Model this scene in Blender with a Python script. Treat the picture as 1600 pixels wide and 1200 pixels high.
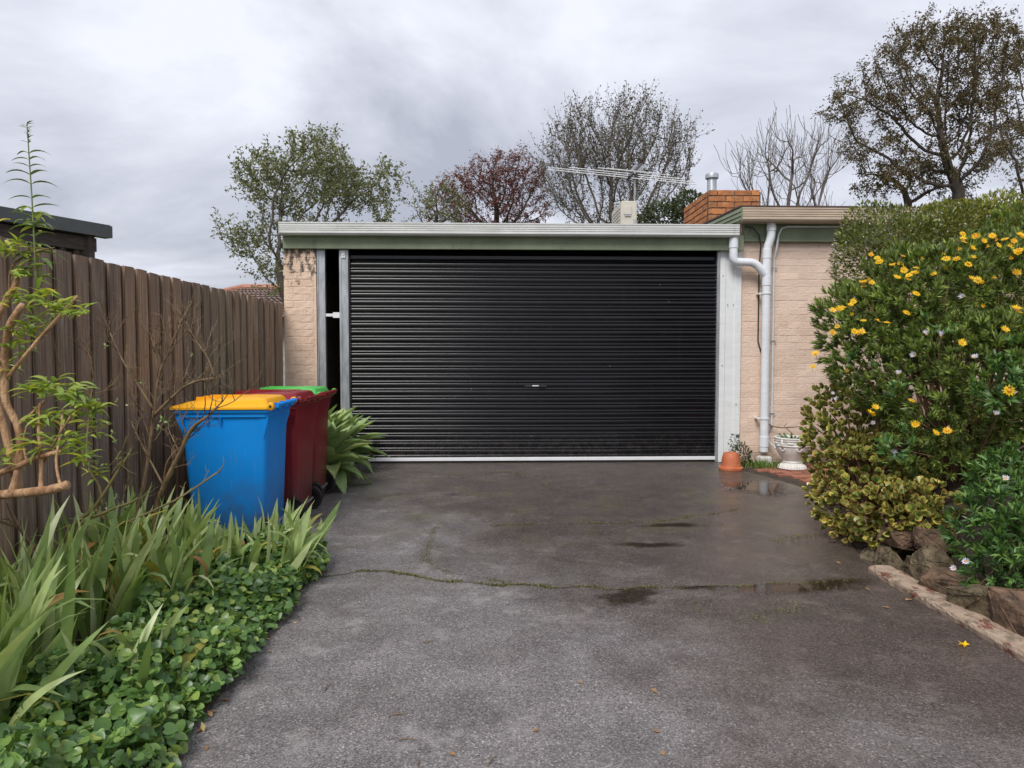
import bpy, math, random
import numpy as np
from mathutils import Vector, Matrix, Quaternion

for o in list(bpy.data.objects): bpy.data.objects.remove(o)
S = bpy.context.scene
COL = S.collection
R = math.radians
random.seed(7)
RNG = np.random.default_rng(11)

# ---------------------------------------------------------------- camera
cam_data = bpy.data.cameras.new('camera')
cam = bpy.data.objects.new('camera', cam_data); COL.objects.link(cam)
cam_data.sensor_width = 36.0
cam_data.lens = 36.0 * 1110 / 1600
cam_data.clip_start = 0.05
cam_data.clip_end = 2000
cam.location = (0, 0, 1.35)
cam.rotation_euler = (R(90) - math.atan(48 / 1110), 0, -math.atan(35 / 1110))
S.camera = cam

# ---------------------------------------------------------------- sky, sun, exposure
SUN_EL, SUN_AZ = R(50), R(205)          # behind the camera, a little to the left
world = bpy.data.worlds.new('World'); S.world = world
world.use_nodes = True
nt = world.node_tree; N = nt.nodes; L = nt.links
for n in list(N): N.remove(n)
out = N.new('ShaderNodeOutputWorld'); bg = N.new('ShaderNodeBackground')
bg.inputs['Strength'].default_value = 0.1
sky = N.new('ShaderNodeTexSky'); sky.sky_type = 'NISHITA'; sky.sun_disc = False
sky.sun_elevation = SUN_EL; sky.sun_rotation = SUN_AZ; sky.dust_density = 3
tc = N.new('ShaderNodeTexCoord'); sep = N.new('ShaderNodeSeparateXYZ')
L.new(tc.outputs['Generated'], sep.inputs[0])
ab = N.new('ShaderNodeMath'); ab.operation = 'ABSOLUTE'; L.new(sep.outputs['Z'], ab.inputs[0])
ad = N.new('ShaderNodeMath'); ad.operation = 'ADD'; ad.inputs[1].default_value = 0.22; L.new(ab.outputs[0], ad.inputs[0])
dx = N.new('ShaderNodeMath'); dx.operation = 'DIVIDE'; L.new(sep.outputs['X'], dx.inputs[0]); L.new(ad.outputs[0], dx.inputs[1])
dy = N.new('ShaderNodeMath'); dy.operation = 'DIVIDE'; L.new(sep.outputs['Y'], dy.inputs[0]); L.new(ad.outputs[0], dy.inputs[1])
cmb = N.new('ShaderNodeCombineXYZ'); L.new(dx.outputs[0], cmb.inputs[0]); L.new(dy.outputs[0], cmb.inputs[1])
cmb.inputs[2].default_value = 3.7
n1 = N.new('ShaderNodeTexNoise'); n1.inputs['Scale'].default_value = 1.15; n1.inputs['Detail'].default_value = 7
n1.inputs['Roughness'].default_value = 0.55; n1.inputs['Distortion'].default_value = 0.35
L.new(cmb.outputs[0], n1.inputs['Vector'])
cr = N.new('ShaderNodeValToRGB')
e = cr.color_ramp.elements
e[0].position = 0.36; e[0].color = (2.4, 2.54, 2.98, 1)
e[1].position = 0.64; e[1].color = (4.75, 4.85, 5.4, 1)
L.new(n1.outputs['Fac'], cr.inputs['Fac'])
mx = N.new('ShaderNodeMixRGB'); mx.inputs['Fac'].default_value = 0.95
L.new(sky.outputs[0], mx.inputs['Color1']); L.new(cr.outputs[0], mx.inputs['Color2'])
L.new(mx.outputs[0], bg.inputs['Color']); L.new(bg.outputs[0], out.inputs['Surface'])

sd = bpy.data.lights.new('sun', 'SUN'); sun = bpy.data.objects.new('sun', sd); COL.objects.link(sun)
sd.energy = 1.5; sd.angle = R(25); sd.color = (1.0, 0.97, 0.93)
# direction the light comes from
sdir = Vector((math.sin(SUN_AZ) * math.cos(SUN_EL), math.cos(SUN_AZ) * math.cos(SUN_EL), math.sin(SUN_EL)))
sun.rotation_euler = sdir.to_track_quat('Z', 'Y').to_euler()
sun.location = (0, -10, 20)

vs = S.view_settings
vs.view_transform = 'Standard'; vs.look = 'None'; vs.exposure = 1.0; vs.gamma = 1.0; vs.use_curve_mapping = False
S.render.engine = 'CYCLES'
S.cycles.max_bounces = 6; S.cycles.transparent_max_bounces = 6
S.cycles.use_denoising = True

# ---------------------------------------------------------------- helpers
def tag(o, label=None, cat=None, group=None, kind=None):
    if label: o['label'] = label
    if cat: o['category'] = cat
    if group: o['group'] = group
    if kind: o['kind'] = kind
    return o

def empty(name, loc, label=None, cat=None, group=None, rz=0):
    o = bpy.data.objects.new(name, None); COL.objects.link(o)
    o.location = loc; o.rotation_euler = (0, 0, rz); o.empty_display_size = 0.1
    return tag(o, label, cat, group)

def adopt(o, parent):
    """child with geometry in world coordinates under an unrotated parent"""
    o.parent = parent
    base = Vector(parent.location) if parent.parent is None else Vector((0, 0, 0))
    if parent.parent is None: o.location = Vector(o.location) - base
    else: o.location = Vector(o.location) - (Vector(parent.location) + Vector(parent.parent.location))
    return o

def link(name, mesh, parent=None, local=False, loc=(0, 0, 0), rot=None, scale=None):
    o = bpy.data.objects.new(name, mesh); COL.objects.link(o)
    o.location = loc
    if rot is not None: o.rotation_euler = rot
    if scale is not None: o.scale = scale
    if parent is not None:
        if local: o.parent = parent
        else: adopt(o, parent)
    return o

def copy_tree(o, parent=None):
    c = o.copy(); COL.objects.link(c); c.parent = parent
    for ch in list(o.children): copy_tree(ch, c)
    return c

class MB:
    def __init__(s): s.v = []; s.f = []; s.m = []
    def add(s, vs, fs, mi=0):
        b = len(s.v); s.v += [tuple(p) for p in vs]
        for f in fs: s.f.append(tuple(b + i for i in f)); s.m.append(mi)
        return s
    def box(s, x0, x1, y0, y1, z0, z1, mi=0):
        v = [(x0,y0,z0),(x1,y0,z0),(x1,y1,z0),(x0,y1,z0),(x0,y0,z1),(x1,y0,z1),(x1,y1,z1),(x0,y1,z1)]
        return s.add(v, [(3,2,1,0),(4,5,6,7),(0,1,5,4),(1,2,6,5),(2,3,7,6),(3,0,4,7)], mi)
    def bar(s, a, b, w, h, mi=0, up=(0, 0, 1)):
        a = Vector(a); b = Vector(b); d = (b - a).normalized(); u = Vector(up) if abs(d.dot(Vector(up))) < .98 else Vector((1, 0, 0))
        sd = d.cross(u).normalized(); u = sd.cross(d).normalized()
        v = []
        for p in (a, b):
            for (i, j) in ((-1,-1),(1,-1),(1,1),(-1,1)): v.append(p + sd * (i * w / 2) + u * (j * h / 2))
        return s.add(v, [(3,2,1,0),(4,5,6,7),(0,1,5,4),(1,2,6,5),(2,3,7,6),(3,0,4,7)], mi)
    def tube(s, pts, r, n=8, mi=0, cap=True):
        pts = [Vector(p) for p in pts]; k = len(pts)
        rs = list(r) if hasattr(r, '__len__') else [r] * k
        t0 = (pts[1] - pts[0]).normalized()
        u = t0.orthogonal().normalized(); v = []; prev = t0
        for i, p in enumerate(pts):
            t = ((pts[min(i + 1, k - 1)] - pts[max(i - 1, 0)])).normalized()
            if t.length < .5: t = prev
            u = (prev.rotation_difference(t) @ u); u = (u - t * u.dot(t)).normalized(); prev = t
            w = t.cross(u)
            for j in range(n):
                a = 2 * math.pi * j / n
                v.append(p + (u * math.cos(a) + w * math.sin(a)) * rs[i])
        f = []
        for i in range(k - 1):
            for j in range(n):
                j2 = (j + 1) % n
                f.append((i*n+j, i*n+j2, (i+1)*n+j2, (i+1)*n+j))
        if cap: f += [tuple(range(n))[::-1], tuple((k-1)*n + j for j in range(n))]
        return s.add(v, f, mi)
    def lathe(s, prof, c=(0, 0, 0), n=24, axis='z', mi=0):
        v = []; k = len(prof)
        for (r, z) in prof:
            for j in range(n):
                a = 2 * math.pi * j / n; x, y = r * math.cos(a), r * math.sin(a)
                p = (x, y, z) if axis == 'z' else (x, z, y)
                v.append((c[0] + p[0], c[1] + p[1], c[2] + p[2]))
        f = []
        for i in range(k - 1):
            for j in range(n):
                j2 = (j + 1) % n
                q = (i*n+j, i*n+j2, (i+1)*n+j2, (i+1)*n+j)
                f.append(q if axis == 'z' else q[::-1])
        if prof[0][0] > 1e-4: f.append(tuple(range(n))[::-1])
        if prof[-1][0] > 1e-4: f.append(tuple((k-1)*n + j for j in range(n)))
        return s.add(v, f, mi)
    def loft(s, rings, mi=0, cap=True):
        n = len(rings[0]); v = [p for r in rings for p in r]; f = []
        for i in range(len(rings) - 1):
            for j in range(n):
                j2 = (j + 1) % n; f.append((i*n+j, i*n+j2, (i+1)*n+j2, (i+1)*n+j))
        if cap: f += [tuple(range(n))[::-1], tuple((len(rings)-1)*n + j for j in range(n))]
        return s.add(v, f, mi)
    def extrude_x(s, prof, x0, x1, mi=0, cap=True):
        """closed (y,z) outline pulled along x"""
        n = len(prof); v = [(x0, y, z) for y, z in prof] + [(x1, y, z) for y, z in prof]
        f = [(j, (j + 1) % n, n + (j + 1) % n, n + j) for j in range(n)]
        if cap: f += [tuple(range(n))[::-1], tuple(n + j for j in range(n))]
        return s.add(v, f, mi)
    def mesh(s, name, mats, smooth=False, bevel=0):
        me = bpy.data.meshes.new(name); me.from_pydata(s.v, [], s.f)
        mats = mats if isinstance(mats, (list, tuple)) else [mats]
        for m in mats: me.materials.append(m)
        me.polygons.foreach_set('material_index', s.m)
        if smooth is True: me.polygons.foreach_set('use_smooth', [True] * len(s.f))
        me.validate(); me.update()
        import bmesh
        bm = bmesh.new(); bm.from_mesh(me)
        bmesh.ops.recalc_face_normals(bm, faces=bm.faces)
        if bevel:
            bmesh.ops.bevel(bm, geom=[e for e in bm.edges if len(e.link_faces) == 2 and e.calc_face_angle(0) > .6], offset=bevel, segments=2, affect='EDGES', clamp_overlap=True)
        bm.to_mesh(me); bm.free()
        if smooth == 'auto':
            me.polygons.foreach_set('use_smooth', [True] * len(me.polygons))
            me.set_sharp_from_angle(angle=R(38))
        return me
    def build(s, name, mats, parent=None, smooth=False, bevel=0, **kw):
        return link(name, s.mesh(name, mats, smooth, bevel), parent, **kw)

def ring(cx, cy, hx, hy, r, z, k=4):
    p = []
    for (sx, sy, a0) in ((1, 1, 0), (-1, 1, 90), (-1, -1, 180), (1, -1, 270)):
        for i in range(k + 1):
            a = R(a0 + 90 * i / k)
            p.append((cx + sx * (hx - r) + r * math.cos(a), cy + sy * (hy - r) + r * math.sin(a), z))
    return p

def np_mesh(name, verts, faces, mats, smooth=False, uv=None):
    """verts (n,3); faces list of (m,k) int arrays"""
    me = bpy.data.meshes.new(name)
    me.vertices.add(len(verts)); me.vertices.foreach_set('co', np.asarray(verts, np.float32).ravel())
    idx = np.concatenate([f.ravel() for f in faces]); tot = np.concatenate([np.full(len(f), f.shape[1]) for f in faces])
    st = np.concatenate([[0], np.cumsum(tot)[:-1]])
    me.loops.add(len(idx)); me.loops.foreach_set('vertex_index', idx.astype(np.int32))
    me.polygons.add(len(tot)); me.polygons.foreach_set('loop_start', st.astype(np.int32))
    if uv is not None:
        l = me.uv_layers.new(name='leaf'); l.data.foreach_set('uv', np.asarray(uv, np.float32)[idx].ravel())
    for m in (mats if isinstance(mats, (list, tuple)) else [mats]): me.materials.append(m)
    if smooth: me.polygons.foreach_set('use_smooth', np.ones(len(tot), bool))
    me.update(calc_edges=True); me.validate()
    return me

def frames(d, up=None, roll=None):
    """rotation matrices whose y axis is d, z roughly up"""
    d = d / np.linalg.norm(d, axis=1, keepdims=True)
    if up is None: up = np.tile(np.array([0, 0, 1.0]), (len(d), 1))
    up = up + RNG.normal(0, 1e-3, up.shape)
    x = np.cross(d, up); x /= np.linalg.norm(x, axis=1, keepdims=True) + 1e-9
    z = np.cross(x, d)
    if roll is not None:
        c, s_ = np.cos(roll)[:, None], np.sin(roll)[:, None]
        x, z = x * c + z * s_, z * c - x * s_
    return np.stack([x, d, z], axis=2)

def scatter(tv, tf, pos, Rm, sc, uv=None):
    """merge copies of a template; returns verts, faces, uv"""
    tv = np.asarray(tv, float); n = len(pos); k = len(tv)
    sc = np.asarray(sc, float)
    if sc.ndim == 1: sc = np.repeat(sc[:, None], 3, 1)
    v = np.einsum('nij,nkj->nki', Rm, tv[None] * sc[:, None, :]) + pos[:, None, :]
    off = (np.arange(n) * k)[:, None, None]
    by = {}
    for f in tf: by.setdefault(len(f), []).append(f)
    fs = [(np.array(a)[None] + off).reshape(-1, q) for q, a in by.items()]
    return v.reshape(-1, 3), fs, (None if uv is None else np.tile(np.asarray(uv), (n, 1)))

def rand_unit(n):
    d = RNG.normal(0, 1, (n, 3)); return d / np.linalg.norm(d, axis=1, keepdims=True)

# leaf templates: x width, y length, z up
T_RHOMB = ([(0,0,0),(.5,.45,.06),(0,1,-.05),(-.5,.45,.06)], [(0,1,2,3)])
T_LANCE = ([(0,0,0),(.42,.28,.05),(0,.3,0),(-.42,.28,.05),(.36,.62,.0),(0,.66,-.06),(-.36,.62,.0),(0,1,-.28)],
           [(0,1,2),(0,2,3),(1,4,5,2),(2,5,6,3),(4,7,5),(5,7,6)])
T_NEEDLE = ([(-.5,0,0),(.5,0,0),(.6,.6,.06),(-.6,.6,.06),(0,1,.0)], [(0,1,2,3),(3,2,4)])
def heart():
    outl = [(0, .10), (.20, -.04), (.42, .06), (.52, .32), (.44, .62), (.24, .86), (0, 1.02), (-.24, .86), (-.44, .62), (-.52, .32), (-.42, .06), (-.20, -.04)]
    v = [(0, .42, -.10)] + [(x, y, .20 * abs(x) ** 1.2 - .16 * max(0, y - .6)) for x, y in outl]
    return v, [(0, 1 + i, 1 + (i + 1) % 12) for i in range(12)]
T_HEART = heart()
def paddle():
    v = [(0, .5, .10)]; uv = [(0, 0)]
    outl = [(.10,0),(.30,.35),(.46,.65),(.36,.92),(0,1.02),(-.36,.92),(-.46,.65),(-.30,.35),(-.10,0)]
    for x, y in outl: v.append((x * .7, .5 + (y - .5) * .7, .10)); uv.append((.55, 0))
    for x, y in outl: v.append((x, y, .05 + .05 * y)); uv.append((1, 0))
    n = len(outl); f = [(0, 1 + i, 1 + (i + 1) % n) for i in range(n)]
    f += [(1 + i, 1 + n + i, 1 + n + (i + 1) % n, 1 + (i + 1) % n) for i in range(n)]
    return v, f, uv
T_PADDLE = paddle()

# ---------------------------------------------------------------- materials
def nodes(name):
    m = bpy.data.materials.new(name); m.use_nodes = True
    nt = m.node_tree; b = nt.nodes['Principled BSDF']
    return m, nt, b
def pos_vec(nt, scale=(1, 1, 1), coord='pos'):
    if coord == 'pos':
        g = nt.nodes.new('ShaderNodeNewGeometry'); o = g.outputs['Position']
    else:
        g = nt.nodes.new('ShaderNodeTexCoord'); o = g.outputs['Object']
    mp = nt.nodes.new('ShaderNodeMapping'); mp.inputs['Scale'].default_value = scale
    nt.links.new(o, mp.inputs['Vector']); return mp.outputs[0]
def noise(nt, vec, scale, detail=4, rough=.55, dist=0):
    n = nt.nodes.new('ShaderNodeTexNoise'); n.inputs['Scale'].default_value = scale
    n.inputs['Detail'].default_value = detail; n.inputs['Roughness'].default_value = rough
    n.inputs['Distortion'].default_value = dist
    nt.links.new(vec, n.inputs['Vector']); return n.outputs['Fac']
def ramp(nt, fac, stops, interp='LINEAR'):
    r = nt.nodes.new('ShaderNodeValToRGB'); r.color_ramp.interpolation = interp; el = r.color_ramp.elements
    while len(el) < len(stops): el.new(.5)
    for q, (p, c) in zip(el, stops):
        q.position = p; q.color = (c, c, c, 1) if not hasattr(c, '__len__') else (*c, 1)
    nt.links.new(fac, r.inputs['Fac']); return r.outputs['Color']
def mix(nt, fac, a, b, mode='MIX'):
    m = nt.nodes.new('ShaderNodeMixRGB'); m.blend_type = mode
    for i, q in ((0, fac), (1, a), (2, b)):
        if hasattr(q, 'is_linked'): nt.links.new(q, m.inputs[i])
        elif hasattr(q, '__len__'): m.inputs[i].default_value = (*q, 1)
        elif i == 0: m.inputs[0].default_value = q
        else: m.inputs[i].default_value = (q, q, q, 1)
    return m.outputs[0]
def bump(nt, b, h, strength=.3, dist=.01, prev=None):
    n = nt.nodes.new('ShaderNodeBump'); n.inputs['Strength'].default_value = strength; n.inputs['Distance'].default_value = dist
    nt.links.new(h, n.inputs['Height'])
    if prev is not None: nt.links.new(prev, n.inputs['Normal'])
    nt.links.new(n.outputs[0], b.inputs['Normal']); return n.outputs[0]
def island(nt):
    g = nt.nodes.new('ShaderNodeNewGeometry'); return g.outputs['Random Per Island']
def objrand(nt):
    g = nt.nodes.new('ShaderNodeObjectInfo'); return g.outputs['Random']
def maths(nt, op, a, b=None):
    m = nt.nodes.new('ShaderNodeMath'); m.operation = op
    for i, q in ((0, a), (1, b)):
        if q is None: continue
        if hasattr(q, 'is_linked'): nt.links.new(q, m.inputs[i])
        else: m.inputs[i].default_value = q
    return m.outputs[0]

def plain(name, c0, c1, scale=6, rough=.6, metal=0, bstr=.15, bscale=60, bdist=.004, stretch=(1,1,1), spec=None, lo=.35, hi=.65):
    m, nt, b = nodes(name); v = pos_vec(nt, stretch)
    f = noise(nt, v, scale, 5, .6)
    nt.links.new(ramp(nt, f, [(lo, c0), (hi, c1)]), b.inputs['Base Color'])
    b.inputs['Roughness'].default_value = rough; b.inputs['Metallic'].default_value = metal
    if spec is not None: b.inputs['Specular IOR Level'].default_value = spec
    if bstr: bump(nt, b, noise(nt, v, bscale, 4), bstr, bdist)
    return m

def leafmat(name, stops, rough=.45, trans=.25, tcol=None, rnd='island', spec=.5, patch=(9, .75, 1.2)):
    m, nt, b = nodes(name)
    c = ramp(nt, island(nt) if rnd == 'island' else objrand(nt), stops)
    v = pos_vec(nt); f = noise(nt, v, patch[0], 3)
    c = mix(nt, 1, c, ramp(nt, f, [(.3, patch[1]), (.7, patch[2])]), 'MULTIPLY')
    nt.links.new(c, b.inputs['Base Color']); b.inputs['Roughness'].default_value = rough
    b.inputs['Specular IOR Level'].default_value = spec
    if trans:
        t = nt.nodes.new('ShaderNodeBsdfTranslucent'); ms = nt.nodes.new('ShaderNodeMixShader'); ms.inputs[0].default_value = trans
        tc_ = mix(nt, 1, c, tcol or (1.1, 1.15, .6), 'MULTIPLY'); nt.links.new(tc_, t.inputs['Color'])
        nt.links.new(b.outputs[0], ms.inputs[1]); nt.links.new(t.outputs[0], ms.inputs[2])
        nt.links.new(ms.outputs[0], nt.nodes['Material Output'].inputs['Surface'])
    return m

# asphalt: coarse aggregate, damp and dry areas, algae film
def asphalt():
    m, nt, b = nodes('asphalt'); v = pos_vec(nt)
    big = noise(nt, v, .8, 5, .55, .3); mid = noise(nt, v, 3.2, 5, .6)
    vo = nt.nodes.new('ShaderNodeTexVoronoi'); vo.inputs['Scale'].default_value = 165; nt.links.new(v, vo.inputs['Vector'])
    vo2 = nt.nodes.new('ShaderNodeTexVoronoi'); vo2.inputs['Scale'].default_value = 75; nt.links.new(v, vo2.inputs['Vector'])
    st = ramp(nt, vo.outputs['Color'], [(.0, (.078, .069, .067)), (.45, (.158, .142, .139)), (.8, (.245, .225, .22)), (1, (.48, .45, .43))])
    c = mix(nt, 1, st, ramp(nt, mid, [(.3, .78), (.7, 1.25)]), 'MULTIPLY')
    # dry pale scuffs
    scuff = maths(nt, 'MULTIPLY', ramp(nt, noise(nt, v, 5.5, 6, .65), [(.54, 0), (.66, 1)]), ramp(nt, big, [(.40, .15), (.60, .75)]))
    c = mix(nt, scuff, c, (.34, .315, .305))
    # damp: more towards the kerb side (x > 1) and the low end by the door
    sx = nt.nodes.new('ShaderNodeSeparateXYZ'); nt.links.new(v, sx.inputs[0])
    low = ramp(nt, maths(nt, 'ADD', maths(nt, 'MULTIPLY', sx.outputs['X'], .30), maths(nt, 'MULTIPLY', sx.outputs['Y'], .13)), [(.40, 0), (.95, 1)])
    wet = ramp(nt, maths(nt, 'ADD', maths(nt, 'MULTIPLY', low, .40), maths(nt, 'MULTIPLY', noise(nt, v, 1.5, 6, .65, .4), .8)), [(.42, 0), (.72, 1)])
    c = mix(nt, wet, c, mix(nt, 1, c, (.47, .40, .36), 'MULTIPLY'))
    # algae film
    alg = maths(nt, 'MULTIPLY', ramp(nt, noise(nt, v, 2.3, 6, .7, .5), [(.48, 0), (.70, .65)]), ramp(nt, maths(nt, 'MULTIPLY', sx.outputs['Y'], .1), [(.32, 0), (.6, 1)]))
    c = mix(nt, alg, c, (.12, .115, .055))
    nt.links.new(c, b.inputs['Base Color'])
    nt.links.new(ramp(nt, wet, [(0, .40), (1, .20)]), b.inputs['Roughness'])
    h = mix(nt, .5, vo.outputs['Distance'], vo2.outputs['Distance'])
    bump(nt, b, h, .9, .007, None)
    return m

def painted_brick(name, c0, c1, dirt=0.0, dirtz=(2.0, 2.65)):
    m, nt, b = nodes(name); v = pos_vec(nt)
    c = ramp(nt, noise(nt, v, 3.5, 6, .6), [(.3, c0), (.7, c1)])
    c = mix(nt, 1, c, ramp(nt, objrand(nt), [(0, .92), (1, 1.06)]), 'MULTIPLY')
    sx = nt.nodes.new('ShaderNodeSeparateXYZ'); nt.links.new(v, sx.inputs[0])
    # grime creeping up from the soil splash line
    g = maths(nt, 'MULTIPLY', ramp(nt, sx.outputs['Z'], [(.02, .85), (.22, 0)]), ramp(nt, noise(nt, v, 9, 5), [(.35, .2), (.65, 1)]))
    c = mix(nt, g, c, (.16, .115, .07))
    if dirt:
        zf = nt.nodes.new('ShaderNodeMapRange'); zf.inputs[1].default_value = dirtz[0]; zf.inputs[2].default_value = dirtz[1]
        nt.links.new(sx.outputs['Z'], zf.inputs[0])
        vm = pos_vec(nt, (1, 1, .55))
        d = ramp(nt, maths(nt, 'ADD', noise(nt, vm, 17, 6, .7), maths(nt, 'MULTIPLY', zf.outputs[0], dirt)), [(.70, 0), (.78, .9)])
        c = mix(nt, d, c, (.055, .04, .03))
    nt.links.new(c, b.inputs['Base Color']); b.inputs['Roughness'].default_value = .75
    n1_ = bump(nt, b, noise(nt, pos_vec(nt, (1, 1, 1.7)), 26, 6, .7), .5, .02)
    bump(nt, b, noise(nt, v, 140, 3), .25, .004, n1_)
    return m

def weathered_wood():
    m, nt, b = nodes('weathered_timber'); v = pos_vec(nt, (38, 38, 1.1))
    ro = objrand(nt)
    vv = nt.nodes.new('ShaderNodeVectorMath'); vv.operation = 'ADD'; nt.links.new(v, vv.inputs[0])
    cb = nt.nodes.new('ShaderNodeCombineXYZ'); nt.links.new(maths(nt, 'MULTIPLY', ro, 40), cb.inputs[2]); nt.links.new(cb.outputs[0], vv.inputs[1])
    g = noise(nt, vv.outputs[0], 1.6, 7, .65, .6)
    c = ramp(nt, g, [(.25, (.06, .043, .031)), (.5, (.265, .188, .132)), (.75, (.48, .365, .27))])
    c = mix(nt, 1, c, ramp(nt, ro, [(0, (.72, .72, .74)), (.5, (1, .96, .93)), (1, (1.25, 1.1, 1.0))]), 'MULTIPLY')
    p2 = pos_vec(nt, (9, 9, 1.6))
    bl = ramp(nt, noise(nt, p2, 1.3, 5, .6), [(.56, 0), (.72, .6)])
    c = mix(nt, bl, c, (.42, .37, .33))
    red = ramp(nt, noise(nt, p2, .9, 3), [(.56, 0), (.72, .35)])
    c = mix(nt, red, c, (.16, .075, .045))
    nt.links.new(c, b.inputs['Base Color']); b.inputs['Roughness'].default_value = .62
    bump(nt, b, g, .9, .008); return m

def plastic(name, col, rough=.42):
    m, nt, b = nodes(name); v = pos_vec(nt)
    c = mix(nt, ramp(nt, noise(nt, v, 2.2, 4), [(.3, 0), (.75, .35)]), col, [q * .78 for q in col])
    sc = ramp(nt, noise(nt, pos_vec(nt, (30, 30, 2.5)), 1.2, 5, .7), [(.60, 0), (.74, .5)])
    c = mix(nt, sc, c, [min(1, q * .6 + .13) for q in col])
    sx = nt.nodes.new('ShaderNodeSeparateXYZ'); nt.links.new(v, sx.inputs[0])
    g = maths(nt, 'MULTIPLY', ramp(nt, sx.outputs['Z'], [(.05, .9), (.5, .1), (1.0, .04)]), ramp(nt, noise(nt, v, 9, 6, .7), [(.35, .2), (.65, 1)]))
    c = mix(nt, g, c, (.09, .075, .06))
    nt.links.new(c, b.inputs['Base Color']); b.inputs['Roughness'].default_value = rough
    b.inputs['Specular IOR Level'].default_value = .4
    bump(nt, b, noise(nt, v, 260, 2), .06, .001); return m

def green_paint():
    m, nt, b = nodes('green_paint'); v = pos_vec(nt)
    c = ramp(nt, noise(nt, v, 3, 5), [(.3, (.155, .185, .115)), (.7, (.23, .265, .165))])
    st = ramp(nt, noise(nt, pos_vec(nt, (7, 7, 1.8)), 2, 6, .7), [(.56, 0), (.75, .75)])
    c = mix(nt, st, c, (.07, .075, .05))
    nt.links.new(c, b.inputs['Base Color']); b.inputs['Roughness'].default_value = .6
    bump(nt, b, noise(nt, pos_vec(nt, (3, 20, 20)), 4, 5), .25, .006); return m

def red_brick(name, c0, c1, moss=.5):
    m, nt, b = nodes(name); v = pos_vec(nt)
    c = ramp(nt, noise(nt, v, 14, 6, .65), [(.3, c0), (.7, c1)])
    c = mix(nt, 1, c, ramp(nt, objrand(nt), [(0, (.75, .7, .7)), (1, (1.2, 1.15, 1.05))]), 'MULTIPLY')
    d = ramp(nt, noise(nt, v, 8, 6, .7), [(.52, 0), (.68, moss)])
    c = mix(nt, d, c, (.085, .075, .045))
    nt.links.new(c, b.inputs['Base Color']); b.inputs['Roughness'].default_value = .8
    bump(nt, b, noise(nt, v, 70, 5), .5, .008); return m

M = {}
M['asphalt'] = asphalt()
M['soil'] = plain('soil', (.035, .026, .019), (.085, .062, .043), 12, .95, 0, .8, 40, .03)
M['grass_ground'] = plain('grass_ground', (.05, .075, .025), (.10, .11, .045), 1.5, .95, 0, .6, 30, .03)
M['concrete'] = plain('concrete', (.26, .25, .23), (.40, .385, .36), 8, .85, 0, .4, 60, .006)
M['dark_in'] = plain('garage_lining', (.05, .045, .04), (.07, .065, .06), 3, .9, 0, 0)
M['cream_pier'] = painted_brick('cream_painted_brick', (.66, .475, .345), (.77, .585, .45), .30, (1.75, 2.62))
M['cream_wall'] = painted_brick('pink_cream_painted_brick', (.70, .52, .405), (.80, .63, .515))
M['green'] = green_paint()
def gutter_mat(name, c0, c1):
    m, nt, b = nodes(name)
    c = ramp(nt, noise(nt, pos_vec(nt, (1.2, 1, 5)), 3, 5), [(.3, c0), (.7, c1)])
    d = ramp(nt, noise(nt, pos_vec(nt, (9, 9, 1.2)), 2.2, 6, .7), [(.6, 0), (.8, .4)])
    c = mix(nt, d, c, (.16, .15, .12)); nt.links.new(c, b.inputs['Base Color']); b.inputs['Roughness'].default_value = .42
    return m
M['gutter_pale'] = gutter_mat('pale_gutter_paint', (.56, .565, .54), (.68, .685, .665))
M['gutter_tan'] = gutter_mat('tan_gutter_paint', (.43, .34, .25), (.53, .43, .33))
M['white_metal'] = gutter_mat('white_metal', (.70, .72, .72), (.80, .81, .81))
M['pvc'] = gutter_mat('pvc_pipe', (.68, .71, .75), (.77, .80, .83))
M['galv'] = plain('galvanised_steel', (.34, .36, .38), (.52, .54, .56), 5, .42, .55, .05, 120, .002, (4, 4, 1))
M['alu'] = plain('aluminium', (.78, .79, .80), (.86, .87, .88), 5, .38, .15, 0)
def door_mat():
    m, nt, b = nodes('black_door_steel'); v = pos_vec(nt)
    c = ramp(nt, noise(nt, pos_vec(nt, (.6, 1, 3)), 2.5, 5), [(.35, (.0035, .0035, .0045)), (.7, (.007, .007, .009))])
    sp = nt.nodes.new('ShaderNodeTexVoronoi'); sp.inputs['Scale'].default_value = 3.2; nt.links.new(v, sp.inputs['Vector'])
    c = mix(nt, ramp(nt, sp.outputs['Distance'], [(.02, .35), (.035, 0)]), c, (.25, .25, .25))
    sz = nt.nodes.new('ShaderNodeSeparateXYZ'); nt.links.new(v, sz.inputs[0])
    spl = maths(nt, 'MULTIPLY', ramp(nt, sz.outputs['Z'], [(.05, .55), (.45, 0)]), ramp(nt, noise(nt, v, 16, 6, .75), [(.45, 0), (.7, 1)]))
    c = mix(nt, spl, c, (.075, .06, .048))
    strk = ramp(nt, noise(nt, pos_vec(nt, (7, 1, .35)), 2.4, 6, .7), [(.56, 0), (.76, .12)])
    c = mix(nt, strk, c, (.05, .048, .046))
    nt.links.new(c, b.inputs['Base Color']); b.inputs['Roughness'].default_value = .22
    b.inputs['Specular IOR Level'].default_value = .4
    return m
M['door'] = door_mat()
M['rubber'] = plain('black_rubber', (.012, .012, .012), (.025, .024, .023), 30, .7, 0, .1)
M['black_plastic'] = plain('black_plastic', (.015, .015, .016), (.03, .03, .03), 20, .45, 0, 0)
M['paling'] = weathered_wood()
M['dark_timber'] = plain('dark_stained_timber', (.04, .031, .024), (.085, .066, .052), 3, .7, 0, .3, 30, .004, (3, 3, 12))
M['charcoal'] = plain('charcoal_gutter', (.075, .083, .083), (.10, .11, .108), 4, .45, 0, 0)
M['blue'] = plastic('blue_plastic', (.002, .29, .86))
M['yellow'] = plastic('yellow_plastic', (.92, .43, .004))
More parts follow.
